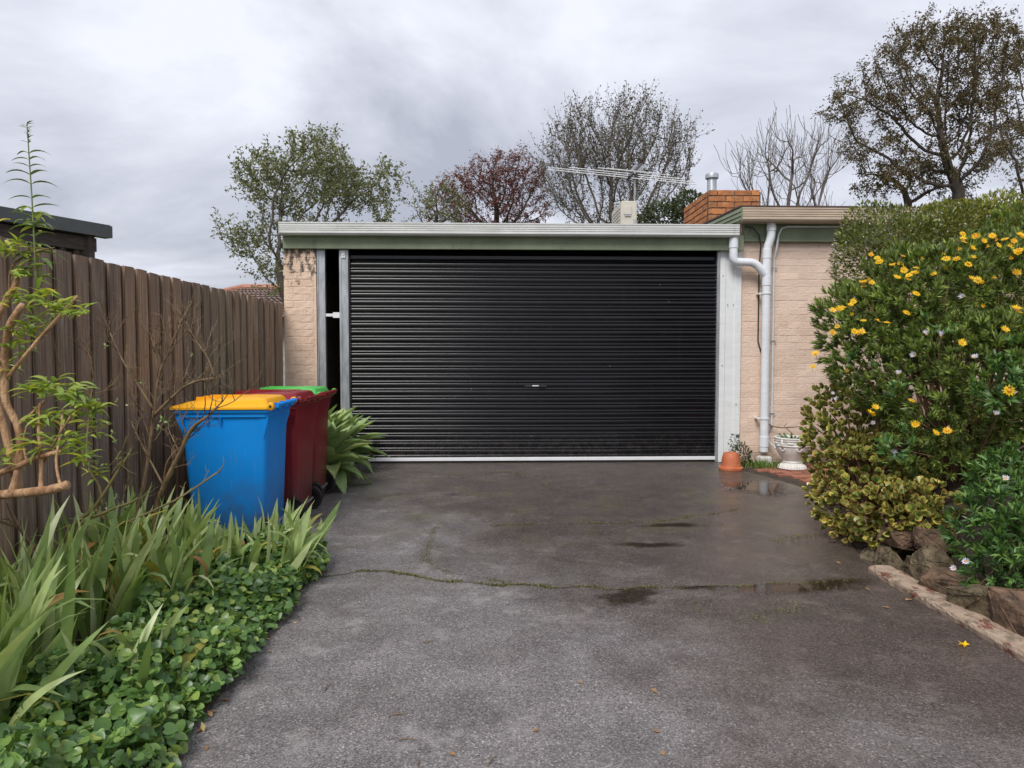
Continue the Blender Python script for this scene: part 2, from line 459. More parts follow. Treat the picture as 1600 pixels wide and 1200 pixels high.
M['maroon'] = plastic('maroon_plastic', (.23, .012, .02))
M['lime'] = plastic('green_plastic', (.09, .50, .10))
M['orange_brick'] = red_brick('orange_brick', (.36, .135, .05), (.52, .225, .085), .85)
M['mortar'] = plain('mossy_mortar', (.055, .05, .035), (.12, .105, .08), 12, .95, 0, .5)
M['paver'] = red_brick('red_paver', (.26, .10, .065), (.38, .17, .115), .6)
M['terracotta'] = plain('terracotta', (.44, .115, .045), (.56, .18, .075), 7, .6, 0, .15, 90, .002)
M['urn'] = plain('white_urn_paint', (.60, .58, .53), (.78, .77, .74), 9, .6, 0, .4, 45, .006)
M['ac'] = plain('beige_ac_casing', (.55, .52, .44), (.64, .61, .53), 5, .5, 0, 0)
M['tile'] = plain('brown_roof_tile', (.16, .11, .09), (.28, .2, .165), 6, .7, 0, .3)
M['tile_cap'] = plain('orange_ridge_cap', (.36, .17, .11), (.45, .22, .15), 6, .7, 0, .3)
M['roof_sheet'] = plain('roof_sheet', (.10, .085, .08), (.16, .13, .12), 4, .6, .2, .1)
M['rust'] = plain('brown_flashing', (.05, .03, .025), (.10, .055, .04), 12, .7, 0, .2)
M['rock_tan'] = plain('tan_rock', (.058, .044, .025), (.195, .148, .085), 14, .8, 0, .8, 28, .03)
M['rock_red'] = plain('red_rock', (.05, .031, .02), (.18, .11, .064), 16, .8, 0, .8, 28, .03)
def edging_mat():
    m, nt, b = nodes('chipped_painted_edging'); v = pos_vec(nt)
    c = ramp(nt, noise(nt, v, 10, 6, .65), [(.3, (.36, .25, .175)), (.7, (.52, .395, .30))])
    ch = ramp(nt, noise(nt, pos_vec(nt, (1, .6, 1)), 16, 6, .7), [(.55, 0), (.60, 1)])
    c = mix(nt, ch, c, (.20, .062, .042))
    gr = ramp(nt, noise(nt, v, 17, 6, .75), [(.50, 0), (.64, .9)]); c = mix(nt, gr, c, (.17, .14, .09))
    nt.links.new(c, b.inputs['Base Color']); b.inputs['Roughness'].default_value = .8
    bump(nt, b, noise(nt, v, 45, 6, .7), .9, .018); return m
M['edging'] = edging_mat()
def water_mat():
    m, nt, b = nodes('puddle_water')
    nt.nodes.remove(b)
    g = nt.nodes.new('ShaderNodeBsdfGlossy'); g.inputs['Roughness'].default_value = .04
    t = nt.nodes.new('ShaderNodeBsdfTransparent'); t.inputs['Color'].default_value = (.72, .67, .62, 1)
    fr = nt.nodes.new('ShaderNodeFresnel'); fr.inputs['IOR'].default_value = 1.36
    ms = nt.nodes.new('ShaderNodeMixShader'); nt.links.new(fr.outputs[0], ms.inputs[0])
    nt.links.new(t.outputs[0], ms.inputs[1]); nt.links.new(g.outputs[0], ms.inputs[2])
    # water thins out over the stones towards its rim
    at_ = nt.nodes.new('ShaderNodeAttribute'); at_.attribute_name = 'depth'
    v = pos_vec(nt); lift = maths(nt, 'ADD', at_.outputs['Fac'], maths(nt, 'MULTIPLY', maths(nt, 'SUBTRACT', noise(nt, v, 14, 6, .7), .5), 1.1))
    dry = nt.nodes.new('ShaderNodeBsdfTransparent')
    m2 = nt.nodes.new('ShaderNodeMixShader'); nt.links.new(ramp(nt, lift, [(.12, 0), (.55, 1)]), m2.inputs[0])
    nt.links.new(dry.outputs[0], m2.inputs[1]); nt.links.new(ms.outputs[0], m2.inputs[2])
    nt.links.new(m2.outputs[0], nt.nodes['Material Output'].inputs['Surface']); return m
M['water'] = water_mat()
M['bark_grey'] = plain('grey_bark', (.10, .082, .07), (.19, .16, .135), 9, .9, 0, .6, 30, .02)
M['bark_dark'] = plain('dark_bark', (.045, .034, .027), (.095, .075, .06), 9, .9, 0, .6, 30, .02)
M['bark_tan'] = plain('tan_bark', (.25, .125, .06), (.56, .35, .20), 22, .85, 0, 1.0, 70, .012, (1, 1, .45))
M['cane_brown'] = plain('brown_cane', (.10, .066, .036), (.25, .165, .085), 14, .7, 0, .4)
M['cane_green'] = plain('green_cane', (.12, .115, .035), (.22, .16, .065), 9, .6, 0, .3)
M['stem_brown'] = plain('woody_stem', (.13, .075, .035), (.26, .16, .08), 12, .8, 0, .3)
M['stem_green'] = plain('green_stem', (.13, .18, .05), (.2, .25, .08), 12, .6, 0, 0)
M['iris'] = leafmat('iris_leaf', [(0, (.19, .285, .09)), (.45, (.33, .44, .155)), (.8, (.49, .58, .25)), (1, (.62, .67, .38))], .34, .35, rnd='obj')
M['iris_old'] = leafmat('iris_old_leaf', [(0, (.40, .32, .05)), (.5, (.36, .34, .07)), (1, (.33, .15, .05))], .5, .25, rnd='obj')
M['violet'] = leafmat('violet_leaf', [(0, (.06, .13, .038)), (.5, (.12, .225, .06)), (.85, (.22, .35, .085)), (1, (.38, .46, .10))], .34, .3)
M['agave'] = leafmat('agave_leaf', [(0, (.25, .36, .14)), (.6, (.38, .50, .21)), (.9, (.47, .57, .23)), (1, (.60, .57, .14))], .40, .28, rnd='obj')
M['verbena'] = leafmat('verbena_leaf', [(0, (.20, .31, .07)), (.5, (.35, .45, .09)), (.85, (.50, .56, .10)), (1, (.66, .56, .06))], .42, .4, rnd='obj')
M['verbena_dark'] = leafmat('verbena_shoot_leaf', [(0, (.11, .17, .05)), (1, (.17, .25, .07))], .42, .3, rnd='obj')
M['euryops'] = leafmat('euryops_leaf', [(0, (.075, .110, .034)), (.5, (.14, .195, .048)), (.85, (.23, .295, .06)), (1, (.34, .39, .075))], .45, .25, patch=(8, .45, 1.9))
M['broad'] = leafmat('broad_leaf', [(0, (.045, .105, .03)), (.6, (.085, .18, .04)), (1, (.17, .29, .055))], .40, .25)
M['hedge'] = leafmat('hedge_leaf', [(0, (.08, .105, .028)), (.6, (.16, .19, .042)), (1, (.30, .30, .07))], .5, .25)
M['hedge_gold'] = leafmat('gold_hedge_leaf', [(0, (.16, .19, .035)), (.6, (.29, .30, .05)), (1, (.46, .41, .06))], .5, .25)
M['olive'] = leafmat('olive_leaf', [(0, (.11, .12, .06)), (.6, (.20, .215, .10)), (1, (.32, .33, .17))], .5, .35)
M['redleaf'] = leafmat('red_brown_leaf', [(0, (.085, .024, .018)), (.6, (.18, .055, .036)), (1, (.26, .09, .05))], .6, .2, (1, .8, .7))
M['greyleaf'] = leafmat('grey_brown_leaf', [(0, (.085, .07, .045)), (.6, (.15, .13, .085)), (1, (.2, .19, .12))], .6, .2)
M['bigleaf'] = leafmat('olive_brown_leaf', [(0, (.08, .058, .03)), (.6, (.145, .105, .05)), (1, (.21, .17, .075))], .6, .3)
M['darkgreen'] = leafmat('dark_green_leaf', [(0, (.03, .045, .02)), (1, (.09, .11, .04))], .6, .2)
M['moss'] = leafmat('moss', [(0, (.07, .075, .018)), (.6, (.12, .125, .03)), (1, (.20, .19, .055))], .8, .15)
M['grassblade'] = leafmat('grass_blade', [(0, (.08, .15, .03)), (1, (.2, .3, .06))], .5, .25)
M['petal_yellow'] = leafmat('yellow_petal', [(0, (.93, .56, .004)), (.75, (.95, .64, .008)), (1, (.88, .42, .01))], .5, .35, (1, .95, .4), rnd='obj')
M['petal_white'] = leafmat('white_petal', [(0, (.66, .67, .80)), (1, (.86, .86, .88))], .5, .25, (1, 1, 1), rnd='obj')
M['petal_orange'] = plain('orange_centre', (.60, .22, .01), (.72, .32, .02), 60, .7)
M['pink'] = leafmat('pink_bud', [(0, (.45, .22, .14)), (1, (.66, .40, .26))], .6, .2, (1, .8, .7))
M['dead'] = leafmat('dead_leaf', [(0, (.22, .11, .05)), (.6, (.36, .22, .10)), (1, (.52, .40, .15))], .7, .2, (1, .8, .5))
def jade_mat():
    m, nt, b = nodes('jade_leaf')
    uvn = nt.nodes.new('ShaderNodeUVMap'); uvn.uv_map = 'leaf'; sx = nt.nodes.new('ShaderNodeSeparateXYZ'); nt.links.new(uvn.outputs[0], sx.inputs[0])
    isl = island(nt)
    g = ramp(nt, isl, [(0, (.10, .165, .04)), (.5, (.19, .275, .06)), (.85, (.31, .38, .085)), (1, (.54, .46, .09))])
    edge = ramp(nt, isl, [(0, (.44, .27, .07)), (.5, (.66, .33, .08)), (.8, (.66, .19, .09)), (1, (.70, .52, .10))])
    fac = ramp(nt, maths(nt, 'ADD', sx.outputs[0], maths(nt, 'MULTIPLY', noise(nt, pos_vec(nt), 2.2, 3), .35)), [(.97, 0), (1.25, .75)])
    c = mix(nt, fac, g, edge); nt.links.new(c, b.inputs['Base Color'])
    b.inputs['Roughness'].default_value = .33
    return m
M['jade'] = jade_mat()

# ================================================================= setting
def sheet(name, pts, z, mat, kind='structure', parent=None):
    me = bpy.data.meshes.new(name); me.from_pydata([(x, y, z) for x, y in pts], [], [tuple(range(len(pts)))])
    me.materials.append(mat); o = bpy.data.objects.new(name, me); COL.objects.link(o)
    if kind: o['kind'] = kind
    return o
sheet('ground', [(-400, -400), (400, -400), (400, 400), (-400, 400)], -.03, M['grass_ground'])
def soft_outline(pts, amp, step=.12, seed=0, closed=True):
    rr = random.Random(seed); outp = []
    n = len(pts)
    for i in range(n if closed else n - 1):
        a = Vector(pts[i]); b = Vector(pts[(i + 1) % n]); k = max(1, int((b - a).length / step))
        for j in range(k):
            p = a.lerp(b, j / k); outp.append((p.x + rr.uniform(-amp, amp), p.y + rr.uniform(-amp, amp)))
    return outp
drive_pts = [(-1.08, -8), (2.42, -8), (2.42, 4.5), (2.85, 5.7), (3.18, 6.85), (3.08, 7.4), (2.93, 7.95), (2.84, 8.62),
             (2.83, 8.80), (-2.08, 8.80), (-2.08, 8.55), (-2.30, 8.3), (-2.40, 5.0), (-1.75, 4.85), (-1.35, 4.72), (-1.10, 4.45)]
drv = sheet('driveway', soft_outline(drive_pts, .012, .12, 3), 0.0, M['asphalt'])
# left garden bed and the raised bed on the right, as soil with a real profile
def soil_bed(name, xs, ys, zf, mat):
    v = []; f = []
    for y in ys:
        for x in xs: v.append((x, y, zf(x, y) + random.uniform(-.008, .008)))
    w = len(xs)
    for j in range(len(ys) - 1):
        for i in range(w - 1): f.append((j*w+i, j*w+i+1, (j+1)*w+i+1, (j+1)*w+i))
    me = bpy.data.meshes.new(name); me.from_pydata(v, [], f); me.materials.append(mat)
    me.polygons.foreach_set('use_smooth', [True] * len(f))
    o = bpy.data.objects.new(name, me); COL.objects.link(o); o['kind'] = 'structure'; return o
def lin(a, b, n): return [a + (b - a) * i / (n - 1) for i in range(n)]
soil_bed('garden_bed_left', lin(-2.52, -1.03, 16), lin(-2, 4.95, 60), lambda x, y: .05 * min(1, max(0, (-1.06 - x) / .12)) - .012 + (-.05 * max(0, (y - 4.6) / .3) if y > 4.6 else 0), M['soil'])
soil_bed('garden_bed_left_end', lin(-2.52, -1.95, 6), lin(4.93, 8.66, 20), lambda x, y: .02 if x < -2.3 else -.02, M['soil'])
def bed_r(x, y):
    edge = 2.70 if y < 4.5 else 2.70 + (y - 4.5) * .42
    return max(-.012, min(.46, (x - edge) * 1.35)) * min(1, max(0, (8.3 - y) / .8)) - .004
soil_bed('garden_bed_right', lin(2.45, 7.5, 34), lin(1.0, 8.3, 50), bed_r, M['soil'])

# ================================================================= bricks
def brick_mesh(name, l, h, d, mat, seed, rough=.003, nx=3, rnd=.006):
    """front face towards -y, centred on x and z, back at y=d"""
    rr = random.Random(seed); mb = MB(); nz = 2
    xs = [-l/2, -l/2 + rnd * 1.6] + [(-l/2 + l * i / nx) for i in range(1, nx)] + [l/2 - rnd * 1.6, l/2]
    zs = [-h/2, -h/2 + rnd, h/2 - rnd, h/2]
    v = []; idx = {}
    for j, z in enumerate(zs):
        for i, x in enumerate(xs):
            edge = i in (0, len(xs) - 1) or j in (0, 3)
            y = rnd * .9 if edge else 0
            idx[i, j] = len(v); v.append((x + rr.uniform(-rough, rough) * .6, y + rr.uniform(-rough, rough), z + rr.uniform(-rough, rough) * .7))
    f = [(idx[i, j], idx[i+1, j], idx[i+1, j+1], idx[i, j+1]) for i in range(len(xs)-1) for j in range(3)]
    b = len(v); v += [(-l/2, d, -h/2), (l/2, d, -h/2), (l/2, d, h/2), (-l/2, d, h/2)]
    n = len(xs)
    f.append(tuple([idx[i, 0] for i in range(n)][::-1] + [b, b + 1]))
    f.append(tuple([idx[i, 3] for i in range(n)] + [b + 2, b + 3]))
    f.append((idx[0, 0], idx[0, 1], idx[0, 2], idx[0, 3], b + 3, b)); f.append((idx[n-1, 3], idx[n-1, 2], idx[n-1, 1], idx[n-1, 0], b + 1, b + 2))
    mb.add(v, f); return mb.mesh(name, mat, False)
BL, BH, PITCH, COURSE = .230, .076, .240, .086
def brick_set(tagname, mat, d=.05, rough=.003, n=5, l=BL, h=BH, rnd=.006):
    return [brick_mesh(tagname, l, h, d, mat, 31 * i + 5, rough, 3, rnd) for i in range(n)], [brick_mesh(tagname + '_half', l * .48, h, d, mat, 77 * i + 3, rough, 2, rnd) for i in range(3)]
def lay(parent, sets, x0, x1, yf, z0, courses, axis='x', flip=1, start=0):
    """running bond; axis x: front towards -y; axis y: wall in the y direction with its face towards flip*x"""
    full, half = sets; rr = random.Random(len(parent.children) + courses)
    for c in range(courses):
        z = z0 + COURSE * c + COURSE / 2
        x = x0; odd = (c + start) % 2
        while x < x1 - .03:
            lft = x1 - x
            if (odd and x == x0) or lft < PITCH * .85:
                w = PITCH / 2 if lft > PITCH * .45 else lft; me = rr.choice(half); s = min(1, lft / (PITCH / 2))
            else: w = PITCH; me = rr.choice(full); s = 1
            cx = x + min(w, lft) / 2
            if axis == 'x': link('brick', me, parent, loc=(cx, yf + rr.uniform(-.0015, .0015), z + rr.uniform(-.002, .002)), scale=(s, 1, 1), rot=(0, rr.choice((0, math.pi)), 0))
            else: link('brick', me, parent, loc=(yf + rr.uniform(-.002, .002), cx, z), scale=(s, 1, 1), rot=(0, 0, flip * math.pi / 2))
            x += w

# ================================================================= garage
garage = empty('garage', (.35, 8.66, 0), 'flat-roofed garage with a black roller door, cream brick pier and green fascia', 'garage')
pier = MB().box(-2.470, -2.085, 8.6635, 8.93, -.02, 2.66).build('brick_pier', M['cream_pier'], garage)
lay(pier, brick_set('pier_brick', M['cream_pier'], .05, .0030, 7, .231, .077, .0035), -2.472, -2.083, 8.660, .0, 30, start=1)
def sloped_wall(x0, x1, y0, y1, z0, za, zb):
    v = [(x0,y0,z0),(x1,y0,z0),(x1,y1,z0),(x0,y1,z0),(x0,y0,za),(x1,y0,za),(x1,y1,zb),(x0,y1,zb)]
    return MB().add(v, [(3,2,1,0),(4,5,6,7),(0,1,5,4),(1,2,6,5),(2,3,7,6),(3,0,4,7)])
sloped_wall(-2.455, -2.37, 8.93, 15, -.02, 2.83, 3.02).build('side_wall', M['cream_pier'], garage)
MB().box(-2.37, 2.98, 14.9, 15, -.02, 2.985).build('back_wall', M['dark_in'], garage)
sloped_wall(2.92, 3.01, 8.92, 15, -.02, 2.83, 3.02).build('inner_wall', M['dark_in'], garage)
MB().box(-2.365, 2.975, 8.80, 14.9, -.02, .012).build('garage_floor', M['concrete'], garage)
mb = MB(); mb.add([(-2.46, 8.63, 2.80), (3.02, 8.63, 2.80), (3.02, 15.1, 3.0), (-2.46, 15.1, 3.0), (-2.46, 8.63, 2.86), (3.02, 8.63, 2.86), (3.02, 15.1, 3.06), (-2.46, 15.1, 3.06)],
       [(3,2,1,0),(4,5,6,7),(0,1,5,4),(1,2,6,5),(2,3,7,6),(3,0,4,7)]); mb.build('roof', M['roof_sheet'], garage)
MB().box(-2.46, 3.095, 8.612, 8.655, 2.598, 2.79).build('fascia_board', M['green'], garage, bevel=.004)
# gutter: ribbed quad profile
def gutter_profile(y0, y1, z0, z1):
    p = [(y1, z1), (y1, z0), (y0 + .02, z0)]
    h = z1 - z0
    p += [(y0 + .006, z0 + h * .10), (y0, z0 + h * .14)]
    for k in (.30, .46, .62):
        p += [(y0, z0 + h * (k - .03)), (y0 + .007, z0 + h * k), (y0 + .007, z0 + h * (k + .045)), (y0, z0 + h * (k + .075))]
    p += [(y0, z0 + h * .86), (y0 - .006, z0 + h * .90), (y0 - .006, z0 + h), (y0 + .012, z0 + h), (y0 + .012, z0 + h * .25), (y1 - .012, z0 + h * .25), (y1 - .012, z1)]
    return p
g_ = MB().extrude_x(gutter_profile(8.50, 8.610, 2.748, 2.893), -2.472, 3.0).build('gutter', M['gutter_pale'], garage)
MB().box(-2.476, -2.472, 8.496, 8.612, 2.746, 2.896).build('gutter_end', M['gutter_pale'], g_)
# posts left of the door
mb = MB().box(-2.080, -1.985, 8.69, 8.76, 0, 2.63).box(-2.083, -2.062, 8.683, 8.689, 0, 2.63)
mb.build('steel_post', M['galv'], garage, bevel=.003)
mb = MB().box(-1.812, -1.705, 8.690, 8.76, 0, 2.62).box(-1.812, -1.785, 8.682, 8.689, 0, 2.60).box(-1.728, -1.705, 8.680, 8.689, 0, 2.60)
p2 = mb.build('steel_post', M['galv'], garage, bevel=.003)
MB().box(-1.785, -1.735, 8.672, 8.678, 2.50, 2.585).lathe([(0, 8.663), (.014, 8.663), (.014, 8.672), (.0, 8.672)], (-1.76, 0, 2.54), 10, 'y').build('top_bracket', M['alu'], p2)
MB().box(-1.985, -1.81, 8.70, 8.712, 1.795, 1.830).box(-1.895, -1.812, 8.690, 8.699, 1.778, 1.845).build('slide_bolt', M['alu'], garage, bevel=.002)
# roller door
door = MB().box(-1.705, 2.815, 8.735, 8.739, .06, 2.40).build('roller_door', M['door'], garage)
prof = []
for k in range(9):
    a = math.pi * k / 8; prof.append((-.011 * math.sin(a) ** .8 if 0 < k < 8 else 0, .036 * k / 8))
for k in range(10):
    a = math.pi * k / 9; prof.append((-.0065 * math.sin(a) ** .7 if 0 < k < 9 else 0, .042 + (.0915 - .042) * k / 9))
prof += [(.003, .0915), (.003, 0)]
DP = .0915
slat_me = MB().extrude_x(prof, -1.705, 2.815).mesh('slat', M['door'], 'auto')
for k in range(26): link('slat', slat_me, door, loc=(0, 8.731, .068 + DP * k))
mb = MB()
rp = []
for k in range(64):
    a = 2 * math.pi * k / 64; r_ = .185 + .006 * math.cos(8 * a * 2); rp.append((8.945 + r_ * math.cos(a), 2.47 + r_ * math.sin(a) * .95))
mb.extrude_x(rp, -1.70, 2.81).build('door_roll', M['door'], door, smooth='auto')
MB().box(-1.704, 2.814, 8.706, 8.745, .026, .068).build('bottom_rail', M['alu'], door, bevel=.004)
MB().box(-1.703, 2.813, 8.722, 8.738, .002, .0275).build('bottom_seal', M['rubber'], door)
MB().box(.43, .70, 8.7135, 8.7165, .935, .962).build('lock_plate', M['black_plastic'], door, bevel=.001)
MB().box(.525, .605, 8.7105, 8.7132, .945, .957).build('lock_label', M['white_metal'], door)
MB().lathe([(0, 8.700), (.020, 8.700), (.022, 8.706), (.022, 8.712), (0, 8.712)], (.645, 0, .948), 14, 'y').box(.60, .69, 8.692, 8.6995, .942, .954).build('lock_handle', M['black_plastic'], door)
MB().box(2.80, 2.832, 8.695, 8.76, 0, 2.60).build('door_track', M['galv'], garage, bevel=.003)
MB().box(-1.704, -1.688, 8.700, 8.735, 0, 2.50).build('door_track', M['rubber'], garage)
# white sheet-metal post right of the door
pf = [(2.834, 8.690), (2.900, 8.690), (2.908, 8.702), (3.018, 8.702), (3.026, 8.690), (3.098, 8.690), (3.098, 8.76), (2.834, 8.76)]
v = [(x, y, .0) for x, y in pf] + [(x, y, 2.605) for x, y in pf]; n = len(pf)
wp = MB().add(v, [(j, (j+1) % n, n + (j+1) % n, n + j) for j in range(n)] + [tuple(range(n))[::-1], tuple(range(n, 2*n))]).build('white_post', M['white_metal'], garage)
for (x, z) in ((2.93, 1.95), (3.00, 1.95), (2.87, 1.2), (3.06, 2.5), (2.87, 2.3), (3.05, .72)):
    MB().lathe([(0, 8.683), (.007, 8.684), (.008, 8.689), (0, 8.691)], (x, .013 if .0 else 0, z), 8, 'y').build('screw', M['galv'], wp)

# ================================================================= house wing on the right
house = empty('house', (4.6, 8.72, 0), 'pinkish cream brick house wing with tan gutter behind the flowering bushes', 'house')
wall = MB().box(3.104, 9.0, 8.7266, 8.95, -.02, 2.95).build('brick_wall', M['cream_wall'], house)
lay(wall, brick_set('wall_brick', M['cream_wall'], .05, .0013, 9, .234, .080, .0024), 3.104, 5.05, 8.7245, .02, 32)
MB().box(3.104, 3.2, 8.96, 15, -.02, 2.95).build('side_wall', M['cream_wall'], house)
MB().box(3.108, 9.2, 8.655, 8.70, 2.715, 2.96).build('fascia_board', M['green'], house, bevel=.004)
hg = MB().extrude_x(gutter_profile(8.44, 8.655, 2.925, 3.085), 3.01, 9.2).build('gutter', M['gutter_tan'], house)
MB().box(3.005, 3.0095, 8.436, 8.656, 2.922, 3.088).build('gutter_end', M['green'], hg)
mb = MB(); z0 = 3.095
mb.add([(2.99, 8.47, z0), (9.2, 8.47, z0), (9.2, 15.2, z0 + .25), (2.99, 15.2, z0 + .25), (2.99, 8.47, z0 + .02), (9.2, 8.47, z0 + .02), (9.2, 15.2, z0 + .27), (2.99, 15.2, z0 + .27)],
       [(3,2,1,0),(4,5,6,7),(0,1,5,4),(1,2,6,5),(2,3,7,6),(3,0,4,7)])
rf = mb.build('roof', M['rust'], house)
for k in range(3):       # weatherboards of the barge end
    zz = 2.935 + k * .052
    mb = MB(); mb.add([(3.0 - .012, 8.45, zz), (3.03, 8.45, zz), (3.03, 15, zz + .24), (2.988, 15, zz + .24), (3.0, 8.45, zz + .049), (3.03, 8.45, zz + .049), (3.03, 15, zz + .289), (3.0, 15, zz + .289)],
        [(3,2,1,0),(4,5,6,7),(0,1,5,4),(1,2,6,5),(2,3,7,6),(3,0,4,7)])
    mb.build('barge_board', M['green'], rf)
# chimney
CX0, CX1, CY0, CY1 = 3.055, 3.795, 9.90, 11.18
ch = MB().box(CX0 + .009, CX1 - .009, CY0 + .009, CY1 - .009, 2.8, 3.60).build('chimney', M['mortar'], house)
bs = brick_set('chimney_brick', M['orange_brick'], .06, .0025, l=.226, h=.071, rnd=.004)
lay(ch, bs, CX0, CX1, CY0, 3.63 - 8 * COURSE, 8)
lay(ch, bs, CY0 + .115, CY1, CX0, 3.63 - 8 * COURSE, 8, 'y', -1, 1)
lay(ch, bs, CY0 + .115, CY1, CX1, 3.63 - 8 * COURSE, 8, 'y', 1, 1)
MB().lathe([(.075, 3.1), (.075, 4.19), (.072, 4.20), (.105, 4.205), (.105, 4.265), (.098, 4.28), (0, 4.295)], (3.64, 11.65, 0), 20).build('flue', M['galv'], house, smooth='auto')
# downpipes
dp = empty('downpipe', (0, 0, 0)); adopt(dp, house)
PY = 8.60; PR = .050
xm = 3.375
def pipe(name, pts, r=PR, mat=None, n=18, parent=dp):
    o = MB().tube(pts, r, n).build(name, mat or M['pvc'], None, smooth='auto'); o.parent = parent; return o
def arc_pts(pts, k=6, rad=.07):
    """round the corners of a polyline"""
    P_ = [Vector(p) for p in pts]; o = [P_[0]]
    for i in range(1, len(P_) - 1):
        a = (P_[i-1] - P_[i]).normalized(); b = (P_[i+1] - P_[i]).normalized()
        s, e_ = P_[i] + a * rad, P_[i] + b * rad
        for j in range(k + 1):
            t = j / k; o.append(s * (1-t)**2 + P_[i] * 2*t*(1-t) + e_ * t*t)
    return o + [P_[-1]]
pipe('pipe', arc_pts([(3.415, PY - .02, 2.93), (3.415, PY - .02, 2.76), (xm, PY, 2.62), (xm, PY, .14)], 6, .06))
pipe('pipe', arc_pts([(2.955, PY - .02, 2.76), (2.955, PY - .02, 2.455), (3.22, PY - .005, 2.455), (3.365, PY, 2.30)], 6, .075))
for (x, z0, z1, r) in ((3.415, 2.83, 2.895, .057), (xm, 2.50, 2.62, .0545), (xm, 2.17, 2.29, .0555), (xm, .20, .33, .0555), (2.955, 2.62, 2.745, .056)):
    MB().lathe([(r - .004, z0), (r, z0 + .004), (r, z1 - .004), (r - .004, z1)], (x, PY if x == xm else PY - .02, 0), 20).build('collar', M['pvc'], None, smooth='auto').parent = dp
for z in (2.08, .55):
    MB().lathe([(.0505, z - .009), (.058, z - .009), (.058, z + .009), (.0505, z + .009)], (xm, PY, 0), 18).box(xm - .085, xm - .05, PY + .02, 8.725, z - .009, z + .009).build('bracket', M['white_metal'], None).parent = dp
MB().box(xm - .075, xm + .075, PY - .07, PY + .06, -.02, .085).build('drain_block', M['urn'], None, bevel=.012).parent = dp
# conduit with saddles, loose cable
cpts = [(3.51 + .0, 8.71, .44), (3.51, 8.71, 1.2), (3.505, 8.71, 2.3), (3.505, 8.70, 2.52), (3.515, 8.645, 2.66), (3.53, 8.642, 2.80), (3.57, 8.642, 2.875), (3.64, 8.642, 2.895), (4.6, 8.642, 2.90)]
cd = MB().tube(cpts, .0125, 10).build('conduit', M['pvc'], house, smooth='auto')
for z in (2.40, 1.50, .60): MB().box(3.475, 3.545, 8.694, 8.699, z - .008, z + .008).build('saddle', M['galv'], cd)
MB().tube([(3.10, 8.605, 2.89), (3.20, 8.60, 2.87), (3.28, 8.62, 2.79), (3.315, 8.645, 2.66), (3.318, 8.70, 2.4), (3.32, 8.705, 1.5), (3.44, 8.70, 1.1), (3.447, 8.70, .95), (3.42, 8.70, .8)], .008, 8).build('cable', M['rubber'], house, smooth='auto')
MB().tube([(3.50, 8.70, .46), (3.455, 8.69, .36), (3.46, 8.66, .26), (3.52, 8.62, .19), (3.62, 8.50, .15)], .010, 8).build('grey_hose', M['galv'], house, smooth='auto')

# ================================================================= brick paving patch
pav = tag(sheet('brick_paving', [(2.80, 8.725), (2.86, 8.45), (2.94, 7.93), (3.09, 7.38), (3.19, 6.85), (2.95, 6.1), (4.6, 6.1), (4.6, 8.725)], -.012, M['soil'], 'structure'))
pm = [MB().box(-.112, .112, -.053, .053, -.05, .0).mesh('paver', M['paver'], False, .005) for _ in range(1)]
rr = random.Random(5)
def inside_pav(x, y):
    e_ = [(8.7, 2.98), (7.93, 3.08), (7.38, 3.22), (6.85, 3.34), (6.1, 3.3)]
    for (ya, xa), (yb, xb) in zip(e_, e_[1:]):
        if yb <= y <= ya: return x > xa + (xb - xa) * (ya - y) / (ya - yb)
    return False
for j in range(20):
    for i in range(9):
        x = 2.95 + .232 * i + (.116 if j % 2 else 0); y = 6.25 + .114 * j
        if inside_pav(x - .11, y) and x < 4.3 and y < 8.5 and not (3.2 < x < 3.5 and y > 8.4):
            link('paver', pm[0], pav, loc=(x, y, .006 + rr.uniform(-.004, .004)), rot=(rr.uniform(-.02, .02), rr.uniform(-.02, .02), rr.uniform(-.02, .02)))

# ================================================================= paling fence
fence = empty('paling_fence', (-2.5, 5, 0), 'tall weathered brown timber paling fence running along the left side', 'fence')
pal = []
for s in range(5):
    rr_ = random.Random(90 + s); h = 1.945; mb = MB(); w = .072
    # front paling: long thin board along y, thickness x, slightly cupped, ragged top
    zs = [0, .6, 1.2, h]; v = []
    for z in zs:
        j = rr_.uniform(-.002, .002)
        for (x, y) in ((0, -w), (.004, -w * .3), (.004, w * .3), (0, w), (-.016, w), (-.016, -w)): v.append((x + j, y + j, z + (rr_.uniform(-.004, .003) if z == h else 0)))
    f = []
    for i in range(3):
        for k in range(6): f.append((i*6+k, i*6+(k+1) % 6, (i+1)*6+(k+1) % 6, (i+1)*6+k))
    f += [tuple(range(6))[::-1], tuple(range(18, 24))]
    pal.append(mb.add(v, f).mesh('paling', M['paling']))
rr = random.Random(12); y = 1.2; k = 0
while y < 8.62:
    y += .191
    link('paling', rr.choice(pal), fence, loc=(-2.492 + rr.uniform(-.004, .004), min(y, 8.585) + rr.uniform(-.006, .006), rr.uniform(-.005, .004)), rot=(rr.uniform(-.006, .006), rr.uniform(-.004, .004), rr.uniform(-.015, .015)), scale=(1, rr.uniform(.92, 1.04), 1))
    if y + .1 < 8.62:
        link('paling', rr.choice(pal), fence, loc=(-2.517 + rr.uniform(-.003, .003), y + .0955, rr.uniform(-.006, .003)), rot=(rr.uniform(-.006, .006), 0, rr.uniform(-.02, .02)), scale=(1, .95, 1))
for z in (.35, 1.0, 1.65): MB().box(-2.60, -2.536, 1.2, 8.66, z - .035, z + .035).build('rail', M['paling'], fence)

